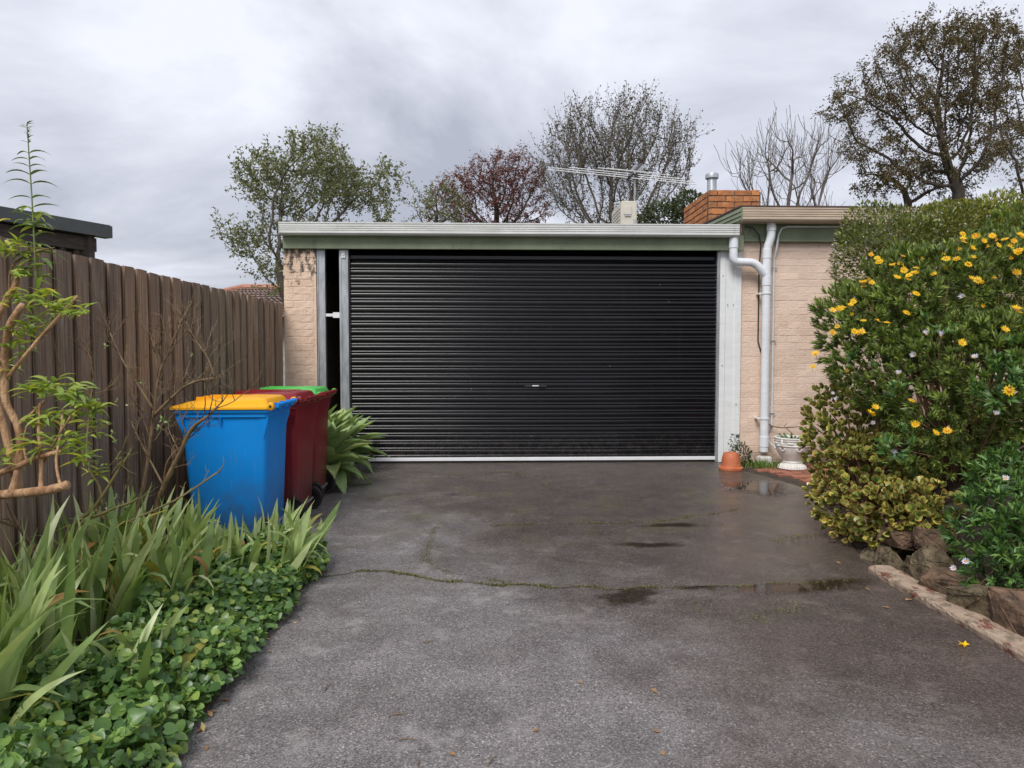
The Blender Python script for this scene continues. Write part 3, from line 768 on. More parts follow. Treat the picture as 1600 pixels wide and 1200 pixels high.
# ================================================================= neighbour's pergola behind the fence
per = empty('pergola', (-3.8, 6.9, 0), "neighbour's dark timber pergola with lattice showing above the fence", 'pergola')
A = Vector((-3.80, 7.05, 0)); D = Vector((-.45, -.9, 0)).normalized(); Nn = Vector((-D.y, D.x, 0))     # A is the far end, D runs towards us
if Nn.x > 0: Nn = -Nn
def pb(a, b, w, h, mat, name, par=per): return MB().bar(a, b, w, h).build(name, mat, par)
def at(d, z, n=0): return A + D * d + Nn * n + Vector((0, 0, z - .10))
pb(at(-.13, 2.635), at(4.5, 2.635), .11, .115, M['charcoal'], 'gutter')
MB().box(-.001, .001, 0, .001, 0, .001)
pb(at(-.02, 2.50, .05), at(4.5, 2.50, .05), .045, .13, M['dark_timber'], 'beam')
pb(at(-.0, 2.235, .05), at(4.5, 2.235, .05), .045, .05, M['dark_timber'], 'rail')
for k in range(30): pb(at(.02 + k * .14, 2.26, .055), at(.02 + k * .14, 2.44, .055), .06, .03, M['dark_timber'], 'lattice_slat')
for z in (2.30, 2.39): pb(at(0, z, .075), at(4.4, z, .075), .02, .035, M['dark_timber'], 'lattice_slat')
for d_ in (.06, 2.2, 4.3): pb(at(d_, .07, .06), at(d_, 2.60, .06), .1, .1, M['dark_timber'], 'post')
MB().add([at(0, 2.27, .09), at(4.5, 2.27, .09), at(4.5, 2.62, .09), at(0, 2.62, .09), at(0, 2.27, .11), at(4.5, 2.27, .11), at(4.5, 2.62, .11), at(0, 2.62, .11)], [(3,2,1,0),(4,5,6,7),(0,1,5,4),(1,2,6,5),(2,3,7,6),(3,0,4,7)]).build('back_board', M['dark_timber'], per)
for k in range(2): pb(at(.16 + .11 * k, 1.6, .06), at(.16 + .11 * k, 2.25, .06), .08, .02, M['dark_timber'], 'batten')
v = [at(-.15, 2.68, 0), at(4.6, 2.68, 0), at(4.6, 2.80, 3), at(-.15, 2.80, 3)]; v = v + [p + Vector((0, 0, .03)) for p in v]
MB().add(v, [(3,2,1,0),(4,5,6,7),(0,1,5,4),(1,2,6,5),(2,3,7,6),(3,0,4,7)]).build('roof', M['charcoal'], per)

# ================================================================= far house with tiled hip roof
fh = empty('neighbour_house', (-8.5, 21, 0), 'distant house with brown tiled hip roof low behind the fence', 'house')
ez, rz_ = 2.35, 2.86
MB().box(-9.6, -3.4, 20.6, 26.4, -.03, ez).build('wall', M['concrete'], fh)
c = [(-10.2, 20.0), (-2.8, 20.0), (-2.8, 27.0), (-10.2, 27.0)]; rdg = [(-7.7, 22.6), (-5.0, 22.6)]
rv = [(x, y, ez) for x, y in c] + [(x, y, rz_ + .5) for x, y in rdg]
rf2 = MB().add(rv, [(0, 1, 5, 4), (1, 2, 5), (2, 3, 4, 5), (3, 0, 4), (3, 2, 1, 0)]).build('roof', M['tile'], fh)
for k in range(12):     # tile courses on the face towards us
    t0, t1 = k / 12, (k + 1) / 12
    def e_pt(t, s): 
        a = Vector(rv[0]).lerp(Vector(rv[4]), t); b = Vector(rv[1]).lerp(Vector(rv[5]), t); return a.lerp(b, s)
    mb = MB(); n_ = 30
    for i in range(n_):
        s0, s1 = i / n_ + .002, (i + 1) / n_ - .002
        a, b, c_, d_ = e_pt(t0, s0), e_pt(t0, s1), e_pt(t1, s1), e_pt(t1, s0)
        m_ = (a + b) / 2 + Vector((0, -.02, .075)); m2 = (c_ + d_) / 2 + Vector((0, 0, .03)); u_ = Vector((0, -.02, .035))
        mb.add([a + u_, m_, b + u_, c_, m2, d_], [(0, 1, 4, 5), (1, 2, 3, 4)])
    mb.build('tile_course', M['tile'], rf2)
for i, (p, q) in enumerate(((0, 4), (1, 5), (4, 5))):
    MB().tube([Vector(rv[p]) + Vector((0, 0, .05)), Vector(rv[q]) + Vector((0, 0, .05))], .11, 8).build('ridge_cap', M['tile_cap'], rf2)

# ================================================================= things on the roof
ac = empty('air_conditioner', (2.15, 11.1, 3.0), 'beige outdoor air-conditioning unit standing on the garage roof', 'air conditioner')
ax0, ax1, ay0, ay1, az0, az1 = 2.03, 2.275, 11.0, 11.85, 3.06, 3.70
sk = .06
mb = MB().box(ax0, ax1, ay0, ay1, az0, az1); mb.build('casing', M['ac'], ac, bevel=.015)
mb = MB()
for k in range(9): mb = MB().box(ax0 - .007, ax0 - .001, ay0 + .08, ay1 - .1, az0 + .1 + k * .055, az0 + .112 + k * .055).build('grille_bar', M['ac'], ac)
MB().box(ax0 + .04, ax0 + .16, ay0 - .012, ay0 - .001, az1 - .21, az1 - .09).build('service_cover', M['ac'], ac, bevel=.004)
MB().box(ax0 + .055, ax0 + .15, ay0 - .018, ay0 - .0125, az1 - .235, az1 - .215).build('service_handle', M['galv'], ac)
MB().box(ax0 + .19, ax0 + .225, ay0 - .010, ay0 - .001, az1 - .40, az1 - .28).build('pipe_cover', M['galv'], ac)
for yy in (ay0 + .12, ay1 - .12): MB().box(ax0 - .03, ax1 + .03, yy - .03, yy + .03, 2.93, az0 - .001).build('foot', M['galv'], ac)
ant = empty('tv_antenna', (2.36, 11.6, 3.0), 'metal TV antenna with long horizontal rods above the garage roof', 'antenna')
MB().tube([(2.36, 11.6, 2.9), (2.36, 11.6, 4.30)], .016, 8).build('mast', M['galv'], ant)
b0, b1 = Vector((2.22, 11.35, 4.14)), Vector((2.60, 12.25, 4.58))
MB().bar(b0, b1, .045, .045).build('boom', M['black_plastic'], ant)
for (t, ln, dz) in ((.02, 1.22, 0), (.16, 1.18, .0), (.30, .95, 0), (.44, .62, 0), (.34, .45, .03)):
    p = b0.lerp(b1, t) + Vector((-.1 if ln > .9 else 0, 0, dz)); MB().tube([p + Vector((-ln, -.12 * ln, .06 * ln)), p + Vector((ln, .12 * ln, -.06 * ln))], .0068, 6).build('rod', M['white_metal'], ant)
for k in range(9):
    p = b0.lerp(b1, .5 + k * .058); MB().tube([p - Vector((.10, 0, 0)), p + Vector((.10, 0, 0))], .006, 5).build('short_rod', M['galv'], ant)
MB().box(2.33, 2.39, 11.5, 11.56, 4.16, 4.24).build('clamp_box', M['black_plastic'], ant)

# ================================================================= bins
def make_bin(body_mat, lid_mat, label, tint):
    """origin on the ground under the middle; -x front, +x hinge and wheels"""
    root = empty('wheelie_bin', (0, 0, 0), label, 'bin', 'wheelie bins standing in a row along the fence')
    mb = MB()
    rings = [ring(.015, 0, .312, .225, .05, .045), ring(.015, 0, .322, .232, .05, .06), ring(.0, 0, .360, .268, .05, .70), ring(-.01, 0, .380, .285, .045, .905),
             ring(-.01, 0, .398, .300, .045, .910), ring(-.01, 0, .402, .302, .045, .955), ring(-.01, 0, .385, .285, .04, .957)]
    body = mb.loft(rings).build('body', body_mat, root, smooth='auto', local=True)
    # rim flange, ribs, comb
    mb = MB().loft([ring(-.012, 0, .412, .310, .04, .937), ring(-.012, 0, .418, .314, .04, .943), ring(-.012, 0, .418, .314, .04, .965), ring(-.012, 0, .39, .29, .04, .967)])
    mb.build('rim', body_mat, body, smooth='auto', local=True)
    for sy in (-1, 1):
        for x in (-.13, -.02):
            v = [(x - .006, sy * .268, .80), (x + .006, sy * .268, .80), (x + .006, sy * .309, .912), (x - .006, sy * .309, .912), (x - .006, sy * .262, .912), (x + .006, sy * .262, .912)]
            MB().add(v, [(0,1,2,3),(3,2,5,4),(0,3,4),(1,5,2),(0,4,5,1)]).build('rib', body_mat, body, local=True)
        v = [(-.40, sy * .20, .912), (-.40, sy * .30, .912), (-.345, sy * .285, .80), (-.345, sy * .20, .80), (-.33, sy * .20, .912), (-.33, sy * .30, .912)]
        MB().add(v, [(0,1,2,3),(4,5,1,0),(4,0,3),(1,5,2),(5,4,3,2)]).build('front_lug', body_mat, body, local=True)
        v = [(.36, sy * .20, .912), (.385, sy * .29, .912), (.335, sy * .275, .76), (.335, sy * .20, .76), (.30, sy * .20, .912), (.30, sy * .29, .912)]
        MB().add(v, [(0,1,2,3),(4,5,1,0),(4,0,3),(1,5,2),(5,4,3,2)]).build('rear_lug', body_mat, body, local=True)
    # handle at the back, hinge lugs
    h = MB().tube([(.445, -.25, .985), (.445, .25, .985)], .016, 12).build('handle', body_mat, root, smooth='auto', local=True)
    for sy in (-.25, -.085, .085, .25):
        MB().loft([[(.37, sy - .022, .92), (.37, sy + .022, .92), (.40, sy + .022, .965), (.40, sy - .022, .965)], [(.425, sy - .02, .955), (.425, sy + .02, .955), (.465, sy + .02, 1.005), (.42, sy - .02, 1.008)]]).build('handle_lug', body_mat, h, local=True)
    # lid: thin tray with a raised, slightly sloping crown
    lr = []
    for (hx, hy, r, z, cx) in ((.428, .318, .05, .960, -.02), (.434, .324, .05, .964, -.02), (.433, .323, .05, .978, -.02), (.425, .315, .05, .984, -.02), (.39, .285, .05, .992, -.02), (.36, .26, .05, 1.014, -.01), (.34, .24, .05, 1.022, -.005), (.15, .10, .04, 1.034, .02)):
        rg = ring(cx, 0, hx, hy, r, z)
        lr.append([(x, y, zz + (max(-.02, min(.012, (x + .1) * .05)) if zz > 1.0 else 0)) for x, y, zz in rg])
    lid = MB().loft(lr).build('lid', lid_mat, root, smooth='auto', local=True)
    for yy in (-.13, .0, .13): MB().box(-.30, .26, yy - .014, yy + .014, 1.005, 1.033 + tint).build('lid_rib', lid_mat, lid, bevel=.006, local=True)
    for sy in (-1, 1):
        MB().lathe([(0, sy * .285), (.022, sy * .285), (.028, sy * .29), (.028, sy * .325), (.02, sy * .33), (0, sy * .33)], (.415, 0, .985), 14, 'y').build('hinge', lid_mat, lid, smooth='auto', local=True)
        MB().lathe([(0, sy * .3305), (.010, sy * .3305), (.010, sy * .334), (0, sy * .334)], (.415, 0, .985), 10, 'y').build('hinge_pin', M['black_plastic'], lid, local=True)
    # wheels
    MB().tube([(.335, -.27, .10), (.335, .27, .10)], .012, 8).build('axle', M['galv'], root, local=True)
    for sy in (-1, 1):
        c = (.335, 0, .10); y0 = sy * .258
        w = MB().lathe([(0, y0 + sy * .012), (.022, y0 + sy * .012), (.026, y0 + sy * .004), (.062, y0 - sy * .004), (.070, y0 + sy * .006), (.072, y0 - sy * .02), (0, y0 - sy * .022)], c, 20, 'y').build('wheel', M['black_plastic'], root, smooth='auto', local=True)
        MB().lathe([(.070, y0 - sy * .022), (.092, y0 - sy * .024), (.100, y0 - sy * .014), (.100, y0 + sy * .004), (.092, y0 + sy * .014), (.070, y0 + sy * .010), (.070, y0 - sy * .022)], c, 28, 'y').build('tyre', M['rubber'], w, smooth='auto', local=True)
        for k in range(5):
            a = 2 * math.pi * k / 5; p = Vector((c[0] + math.cos(a) * .045, y0 + sy * .003, c[2] + math.sin(a) * .045)); q = Vector((math.cos(a), 0, math.sin(a))) * .022
            MB().bar(p - q, p + q, .014, .016, up=(0, 1, 0)).build('spoke', M['black_plastic'], w, local=True)
    return root
for (bm_, lm_, lab, x, y, rz, t) in (
        (M['blue'], M['yellow'], 'bright blue wheelie bin with a yellow lid, nearest of the three bins', -1.885, 5.24, .02, .008),
        (M['maroon'], M['maroon'], 'maroon wheelie bin with a maroon lid, between the blue bin and the green-lidded bin', -1.850, 5.93, -.035, .012),
        (M['maroon'], M['lime'], 'maroon wheelie bin with a green lid, farthest of the three bins', -1.872, 6.60, .01, .008)):
    b = make_bin(bm_, lm_, lab, t); b.location = (x + .040, y, .0); b.rotation_euler = (0, 0, rz); b.scale = (.80, 1, 1)

# ================================================================= pots
pot = empty('terracotta_pot', (2.80, 8.12, 0), 'upside-down orange terracotta pot standing beside the white door post', 'flower pot')
prof_p = [(.115, .034), (.112, .04), (.108, .09), (.100, .145), (.086, .185), (.078, .198), (.060, .203), (.018, .203), (.014, .196), (0, .196)]
MB().lathe([(.12, .0), (.135, .001), (.138, .012), (.137, .030), (.128, .036)], (2.80, 8.12, 0), 36).build('rim', M['terracotta'], pot, smooth='auto')
MB().lathe(prof_p, (2.80, 8.12, 0), 36).build('bowl', M['terracotta'], pot, smooth='auto')
urn = empty('garden_urn', (3.50, 8.12, 0), 'white footed garden urn against the cream brick wall', 'urn')
uc = (3.52, 8.12, 0)
foot = MB()
v = []; prof_f = [(.150, .012), (.158, .018), (.150, .045), (.118, .070), (.102, .082)]; nf = 64
for i, (r, z) in enumerate(prof_f):
    for j in range(nf):
        a = 2 * math.pi * j / nf; rr2 = r * (1 + (.035 * (1 if j % 2 else -1) if i in (1, 2, 3) else 0)); v.append((uc[0] + rr2 * math.cos(a), uc[1] + rr2 * math.sin(a), z))
foot.add(v, [(i*nf+j, i*nf+(j+1) % nf, (i+1)*nf+(j+1) % nf, (i+1)*nf+j) for i in range(4) for j in range(nf)] + [tuple(range(nf))[::-1], tuple(range(4*nf, 5*nf))]).build('foot', M['urn'], urn)
bowl = MB().lathe([(.098, .080), (.108, .088), (.106, .098), (.100, .104), (.115, .125), (.150, .175), (.180, .235), (.192, .285), (.198, .325), (.196, .350), (.204, .358), (.206, .372), (.198, .380), (.178, .378), (.170, .340), (0, .335)], uc, 40).build('bowl', M['urn'], urn, smooth='auto')
for z, r in ((.345, .201), (.285, .195)): MB().tube([(uc[0] + r * math.cos(a * math.pi / 20), uc[1] + r * math.sin(a * math.pi / 20), z) for a in range(40)], .006, 6).build('band', M['urn'], bowl)
for k in range(7):
    a = math.pi * (1.02 + k * .16); rx = lambda aa, z: (uc[0] + (.196 if z > .28 else .178 + (z - .22) * .25) * math.cos(aa), uc[1] + (.196 if z > .28 else .178 + (z - .22) * .25) * math.sin(aa), z)
    if k % 2 == 1:
        MB().tube([rx(a, .36), rx(a, .30), rx(a, .262)], [.014, .016, .013], 8).build('tassel', M['urn'], bowl, smooth=True)
        MB().tube([rx(a + .16 * math.cos(t), .262 + .035 * math.sin(t)) for t in [math.pi + q * math.pi / 8 for q in range(9)]], .007, 6).build('swag', M['urn'], bowl, smooth=True)
    else:
        for q in (-.10, 0, .1): MB().lathe([(0, -.012), (.012, -.006), (.014, 0), (.009, .008), (0, .012)], rx(a + q, .315), 8).build('rosette', M['urn'], bowl, smooth=True)
MB().lathe([(0, .352), (.172, .350)], uc, 20).build('potting_soil', M['soil'], urn)
for k in range(12):
    a = k * 2.4; l_ = random.uniform(.05, .11); p = Vector((uc[0] + .07 * math.cos(a), uc[1] + .07 * math.sin(a), .345)); q = p + Vector((math.cos(a) * l_ * .8, math.sin(a) * l_ * .8, l_ * .7))
    MB().add([p + Vector((-.012, 0, 0)), p + Vector((.012, 0, 0)), q + Vector((.014, 0, -.02)), q + Vector((0, 0, .0)), q + Vector((-.014, 0, -.02))], [(0, 1, 2, 3, 4)]).build('leaf', M['broad'] if k % 4 else M['dead'], urn)
MB().tube([(3.42, 8.69, .50), (3.50, 8.66, .445), (3.62, 8.64, .43), (3.75, 8.62, .44), (3.84, 8.60, .45)], [.009, .008, .008, .007, .003], 6).tube([(3.63, 8.64, .43), (3.67, 8.62, .50)], [.005, .002], 5).tube([(3.66, 8.64, .43), (3.70, 8.50, .36), (3.66, 8.3, .33)], [.006, .005, .004], 5).build('twig', M['cane_brown'], urn)

# ================================================================= garden edging and rocks on the right
edg = empty('garden_edging', (2.42, 3, 0), 'low row of chipped cream-painted brick edging along the right side of the drive', 'edging')
rr = random.Random(3); y = .6; k = 0
while y < 4.22:
    ln = rr.uniform(.215, .24); mb = MB(); h = .046 + rr.uniform(-.003, .003)
    n_ = 7; v = []
    for i in range(n_):
        yy = y + ln * i / (n_ - 1) * .97; j = lambda s=.003: rr.uniform(-s, s)
        v += [(2.335 + j(), yy, -.01), (2.330 + j(), yy, h * .55 + j()), (2.336 + j(.004), yy, h - .005 + j(.003)), (2.40 + j(), yy, h + j(.002)), (2.465 + j(.005), yy, h - .003 + j(.003)), (2.47, yy, -.01)]
    f = []
    for i in range(n_ - 1):
        for q in range(6): f.append((i*6+q, i*6+(q+1) % 6, (i+1)*6+(q+1) % 6, (i+1)*6+q))
    f += [tuple(range(6))[::-1], tuple((n_-1)*6 + q for q in range(6))]
    mb.add(v, f).build('edging_brick', M['edging'], edg); y += ln
def rock(name, c, dims, seed, mat, label, rz=0, rx=0):
    import bmesh
    rr = random.Random(seed); bm = bmesh.new()
    for _ in range(26):
        p = Vector((rr.uniform(-1, 1), rr.uniform(-1, 1), rr.uniform(-1, 1)))
        m_ = max(abs(p.x), abs(p.y), abs(p.z)); p = p / m_ if rr.random() < .55 else p / p.length
        bm.verts.new((p.x * dims[0] / 2, p.y * dims[1] / 2, p.z * dims[2] / 2))
    r_ = bmesh.ops.convex_hull(bm, input=bm.verts)
    bmesh.ops.delete(bm, geom=[g for g in r_['geom_interior'] if isinstance(g, bmesh.types.BMVert)], context='VERTS')
    bmesh.ops.bevel(bm, geom=list(bm.edges), offset=.012, segments=1, affect='EDGES', clamp_overlap=True)
    bmesh.ops.triangulate(bm, faces=bm.faces); bmesh.ops.subdivide_edges(bm, edges=bm.edges, cuts=2)
    for v_ in bm.verts: v_.co += Vector((rr.uniform(-1, 1), rr.uniform(-1, 1), rr.uniform(-1, 1))) * .0055
    me = bpy.data.meshes.new(name); bm.to_mesh(me); bm.free(); me.materials.append(mat)
    o = link(name, me, loc=c, rot=(rx, 0, rz)); return tag(o, label, 'rock', 'rocks edging the raised bed')
rock('rock', (2.658, 4.500, 0.158), (.25, .30, .14), 4, M['rock_red'], 'flat reddish brown rock resting on top of the others under the jade plant', .1, .1)
rock('rock', (2.594, 4.420, -0.019), (.20, .26, .25), 8, M['rock_tan'], 'upright mossy tan rock at the far end of the edging, under the flat one', .2)
rock('rock', (2.691, 4.400, -0.039), (.11, .2, .22), 15, M['rock_tan'], 'narrow tan rock wedged between the upright rock and the pale slab', -.2)
rock('rock', (2.591, 4.060, 0.075), (.19, .24, .27), 23, M['rock_tan'], 'tall pale tan slab of rock beside the broad reddish boulder', .15, -.1)
rock('rock', (2.580, 3.800, 0.040), (.26, .34, .21), 31, M['rock_red'], 'broad reddish speckled boulder behind the middle of the edging', .3)
rock('rock', (2.553, 3.520, 0.059), (.27, .30, .20), 44, M['rock_tan'], 'rounded grey tan rock low behind the edging near the right border', .1)
rock('rock', (2.559, 3.300, 0.090), (.24, .30, .24), 52, M['rock_red'], 'reddish rock cut by the right border of the picture', .2)
rock('rock', (2.557, 4.580, -0.025), (.16, .2, .2), 61, M['rock_tan'], 'small dark tan rock half hidden left of the upright rock', .5)
rock('rock', (2.740, 4.250, 0.183), (.22, .25, .17), 72, M['rock_red'], 'dark red rock shaded under the bushes above the pale slab', .4)

# ================================================================= puddles, moss, litter
def puddle(c, rx, ry, seed, rz=0):
    """shallow water sheet; depth falls to nothing at the rim"""
    rr = random.Random(seed); v = [(0, 0, 0)]; dep = [1.0]; f = []; n = 40; rings_ = 5
    ph = [rr.uniform(0, 6.28) for _ in range(4)]
    for q in range(1, rings_ + 1):
        for k in range(n):
            a = 2 * math.pi * k / n; w = 1 + .22 * math.sin(2 * a + ph[0]) + .14 * math.sin(3 * a + ph[1]) + .10 * math.sin(5 * a + ph[2])
            t = q / rings_; v.append((math.cos(a) * rx * w * t, math.sin(a) * ry * w * t, 0)); dep.append(1 - t)
    for k in range(n): f.append((0, 1 + k, 1 + (k + 1) % n))
    for q in range(rings_ - 1):
        for k in range(n): b = 1 + q * n; f.append((b + k, b + n + k, b + n + (k + 1) % n, b + (k + 1) % n))
    me = bpy.data.meshes.new('puddle'); me.from_pydata(v, [], f); me.materials.append(M['water'])
    at_ = me.attributes.new('depth', 'FLOAT', 'POINT'); at_.data.foreach_set('value', dep)
    o = link('puddle', me, loc=(c[0], c[1], .004), rot=(0, 0, rz)); o['kind'] = 'structure'; return o
puddle((1.774, 4.001), .56, .16, 1, .05)
puddle((0.780, 3.870), .24, .16, 2, .2)
puddle((1.439, 5.480), .26, .10, 3)
puddle((1.179, 4.008), .15, .05, 4)
puddle((2.700, 7.009), .52, .40, 6)
puddle((1.110, 4.913), .26, .10, 7)

def moss(name, paths, dens, label):
    P_ = []
    for pts, w, d in paths:
        for (a, b) in zip(pts, pts[1:]):
            a = np.array(a); b = np.array(b); n_ = int(np.linalg.norm(b - a) * dens * d) + 1
            t = RNG.random(n_); base = a + (b - a) * t[:, None]
            wob = np.stack([np.sin(base[:, 0] * 23 + base[:, 1] * 5), np.cos(base[:, 0] * 17 - base[:, 1] * 7)], 1) * .018
            keep = (np.sin(base[:, 0] * 9.1) + np.sin(base[:, 0] * 23.7 + 1) + RNG.normal(0, .9, n_)) > -.6
            q = base + wob + RNG.normal(0, w, (n_, 2)); P_.append(q[keep])
    P_ = np.concatenate(P_); n_ = len(P_)
    pos = np.column_stack([P_, np.full(n_, .001)])
    d = rand_unit(n_); d[:, 2] = np.abs(d[:, 2]) + .25
    v, f, _ = scatter(*T_RHOMB, pos, frames(d), np.column_stack([RNG.uniform(.004, .009, n_), RNG.uniform(.005, .014, n_), np.full(n_, .01)]))
    o = link(name, np_mesh(name, v, f, M['moss'])); return tag(o, label, 'moss', kind='stuff')
cr1 = [(-1.008, 4.277), (-0.811, 4.359), (-0.637, 4.379), (-0.447, 4.260), (-0.248, 4.157), (0.054, 4.089), (0.387, 4.045), (0.714, 4.001)]
cr2 = [(0.714, 4.001), (1.050, 4.012), (1.312, 4.015), (1.621, 4.040), (2.142, 4.093)]
cr3 = [(-0.387, 5.665), (-0.441, 4.996), (-0.441, 4.606), (-0.343, 4.423), (-0.098, 4.236), (0.130, 4.133)]
cr4 = [(-0.002, 5.484), (0.278, 5.580), (0.785, 5.564), (1.303, 5.590), (1.660, 5.757), (2.194, 6.054)]
cr5 = [(-0.456, 7.739), (0.183, 8.144), (0.578, 7.509), (0.711, 6.809)]
cr6 = [(1.142, 3.879), (1.138, 3.633), (1.228, 3.454), (1.438, 3.578), (1.721, 3.759)]
cr7 = [(1.992, 4.919), (2.241, 5.123), (2.504, 5.170)]
moss('crack_moss', [(cr1, .012, 1.6), (cr2, .012, .7), (cr3, .02, .45), (cr4, .015, .6), (cr5, .03, .3), (cr6, .05, .5), (cr7, .025, .6)], 900, 'thin lines of green moss growing in the cracks of the drive')
# crack lines themselves: shallow dark fissures
def crack(path, w, seed):
    rr = random.Random(seed); pts = []
    for a, b in zip(path, path[1:]):
        k = max(2, int(math.dist(a, b) / .04))
        for j in range(k): t = j / k; x = a[0] + (b[0]-a[0])*t; y = a[1] + (b[1]-a[1])*t; pts.append((x + math.sin(x*23+y*5)*.018 + rr.uniform(-.006, .006), y + math.cos(x*17-y*7)*.018 + rr.uniform(-.006, .006)))
    v = []; f = []
    for i, (x, y) in enumerate(pts):
        q = w * rr.uniform(.3, 1); v += [(x, y - q, .0015), (x, y + q, .0015)]
        if i: f.append((2*i-2, 2*i, 2*i+1, 2*i-1))
    me = bpy.data.meshes.new('crack'); me.from_pydata(v, [], f); me.materials.append(M['soil']); o = link('crack', me); o['kind'] = 'structure'
for i, (p, w) in enumerate(((cr1, .006), (cr2, .005), (cr3, .002), (cr4, .002))): crack(p, w, i)

def litter_leaf(p, s, rz, mat, label, cat, group=None, nm='fallen_leaf'):
    v = [(0, -.5, .02), (.28, -.1, .10), (.22, .3, .12), (0, .55, .05), (-.24, .25, .14), (-.27, -.15, .08)]
    mb = MB().add([(x * s, y * s, z * s + .001) for x, y, z in v], [(0, 1, 5), (1, 2, 4, 5), (2, 3, 4)])
    o = mb.build(nm, mat); o.location = (p[0], p[1], .001); o.rotation_euler = (0, 0, rz); return tag(o, label, cat, group)
ff = empty('fallen_flower', (*(2.189, 3.152), 0), 'single fallen yellow flower on the asphalt near the edging', 'flower')
for k in range(7):
    a = k * .62 + .3; c_, s_ = math.cos(a), math.sin(a); l_ = .03
    MB().add([(0, 0, .004), (c_ * l_ * .6 - s_ * .006, s_ * l_ * .6 + c_ * .006, .012), (c_ * l_, s_ * l_, .006 + .012 * (k % 2)), (c_ * l_ * .6 + s_ * .006, s_ * l_ * .6 - c_ * .006, .010)], [(0, 1, 2, 3)]).build('petal', M['petal_yellow'], ff, local=True)
for (p, s, a) in (((0.656, 2.766), .035, .4), ((0.594, 2.460), .03, 1.3), ((0.165, 2.482), .03, 2.0), ((0.581, 2.323), .028, .2), ((-0.127, 2.341), .03, 1), ((0.371, 2.847), .025, 1)):
    litter_leaf(p, s, a, M['dead'], 'small pale dead leaf lying flat on the foreground asphalt', 'leaf', 'dead leaves on the drive')
for (p, s, a) in (((2.242, 4.450), .04, .3), ((2.102, 3.649), .04, 1.2), ((2.158, 3.944), .035, .6), ((2.290, 3.761), .05, 2.0)):
    litter_leaf(p, s, a, M['dead'], 'small dead leaf lying beside the brick edging', 'leaf', 'dead leaves by the edging')
for (p, a) in (((-0.348, 2.606), .2), ((-0.292, 2.434), 0), ((-0.286, 3.274), .3), ((-0.232, 2.278), 1.6), ((-0.654, 2.829), 1.4), ((0.007, 2.296), 1.1)):
    o = MB().tube([(-.03, 0, .004), (0, .004, .006), (.035, 0, .004)], [.0015, .002, .001], 5).build('twig', M['cane_brown']); o.location = (p[0], p[1], 0); o.rotation_euler = (0, 0, a)
    tag(o, 'short dark twig lying on the foreground asphalt', 'twig', 'twigs on the drive')

# ================================================================= vegetation helpers
def ell_points(ells, n, shell=0.0):
    """points spread through a union of ellipsoids (cx,cy,cz,rx,ry,rz)"""
    vol = np.array([e[3] * e[4] * e[5] for e in ells]); which = RNG.choice(len(ells), n, p=vol / vol.sum())
    E_ = np.array(ells)[which]; d = rand_unit(n)
    r = (shell + (1 - shell) * RNG.random(n) ** (1 / 3)) if shell < 1 else np.ones(n)
    return E_[:, :3] + d * r[:, None] * E_[:, 3:], d

def grow(base, ells, n_att, step, infl, kill, up=.15, trunk=None, iters=220, wob=.12, gap=-.35):
    """space colonisation: returns node positions, parents"""
    att, _ = ell_points(ells, int(n_att * 1.35)); s_ = float(np.mean([e[5] for e in ells])); ph = RNG.uniform(0, 6, 3)
    q_ = att / max(s_, .3) * 3.4 + ph; lump = np.sin(q_[:, 0]) + np.sin(q_[:, 1] * 1.1) + np.sin(q_[:, 2] * .9 + 1.7) + np.sin((q_[:, 0] + q_[:, 2]) * .8)
    att = att[lump > gap]; seen = set()
    nodes_ = [np.array(p, float) for p in (trunk or [base])]; par = [-1] + list(range(len(nodes_) - 1))
    if trunk is None:
        c = att.mean(0)
        while True:
            p = nodes_[-1]; dd = np.linalg.norm(att - p, axis=1).min()
            if dd < infl * .9: break
            t = c - p; t = t / np.linalg.norm(t) + np.array([0, 0, .3]) + RNG.normal(0, .12, 3)
            par.append(len(nodes_) - 1); nodes_.append(p + t / np.linalg.norm(t) * step)
    Np = np.array(nodes_); near = np.full(len(att), 0); nd = np.full(len(att), 1e9)
    for i in range(len(Np)):
        d = np.linalg.norm(att - Np[i], axis=1); m = d < nd; nd[m] = d[m]; near[m] = i
    alive = nd > kill
    P_ = list(Np)
    for it in range(iters):
        m = alive & (nd < infl)
        if not m.any(): break
        ids = near[m]; vec = att[m] - np.array(P_)[ids]; vec /= np.linalg.norm(vec, axis=1, keepdims=True)
        acc = np.zeros((len(P_), 3)); np.add.at(acc, ids, vec)
        new = []
        for i in np.unique(ids):
            t = acc[i]; t = t / (np.linalg.norm(t) + 1e-9) + RNG.normal(0, wob, 3) + np.array([0, 0, up]); t /= np.linalg.norm(t)
            w_ = P_[i] + t * step; key = tuple(np.round(w_ / (step * .55)).astype(int))
            if key in seen: alive &= ~((near == i) & (nd < step * 2.5)); continue
            seen.add(key); new.append(w_); par.append(int(i))
        if not new: continue
        s0 = len(P_); P_ += new
        Q = np.array(new)
        d = np.linalg.norm(att[:, None, :] - Q[None], axis=2); k = d.argmin(1); dm = d[np.arange(len(att)), k]
        m2 = dm < nd; nd[m2] = dm[m2]; near[m2] = s0 + k[m2]
        alive &= nd > kill
        if len(P_) > 9000: break
    return np.array(P_), np.array(par)

def radii(par, tip, power=2.3, rmax=None):
    n = len(par); r = np.zeros(n)
    for i in range(n - 1, -1, -1):
        if r[i] == 0: r[i] = tip ** power
        if par[i] >= 0: r[par[i]] += r[i]
    r = r ** (1 / power)
    if rmax: r = r * (rmax / r.max()) ** np.clip(np.log(r / tip) / np.log(r.max() / tip), 0, 1) ** .8
    return r

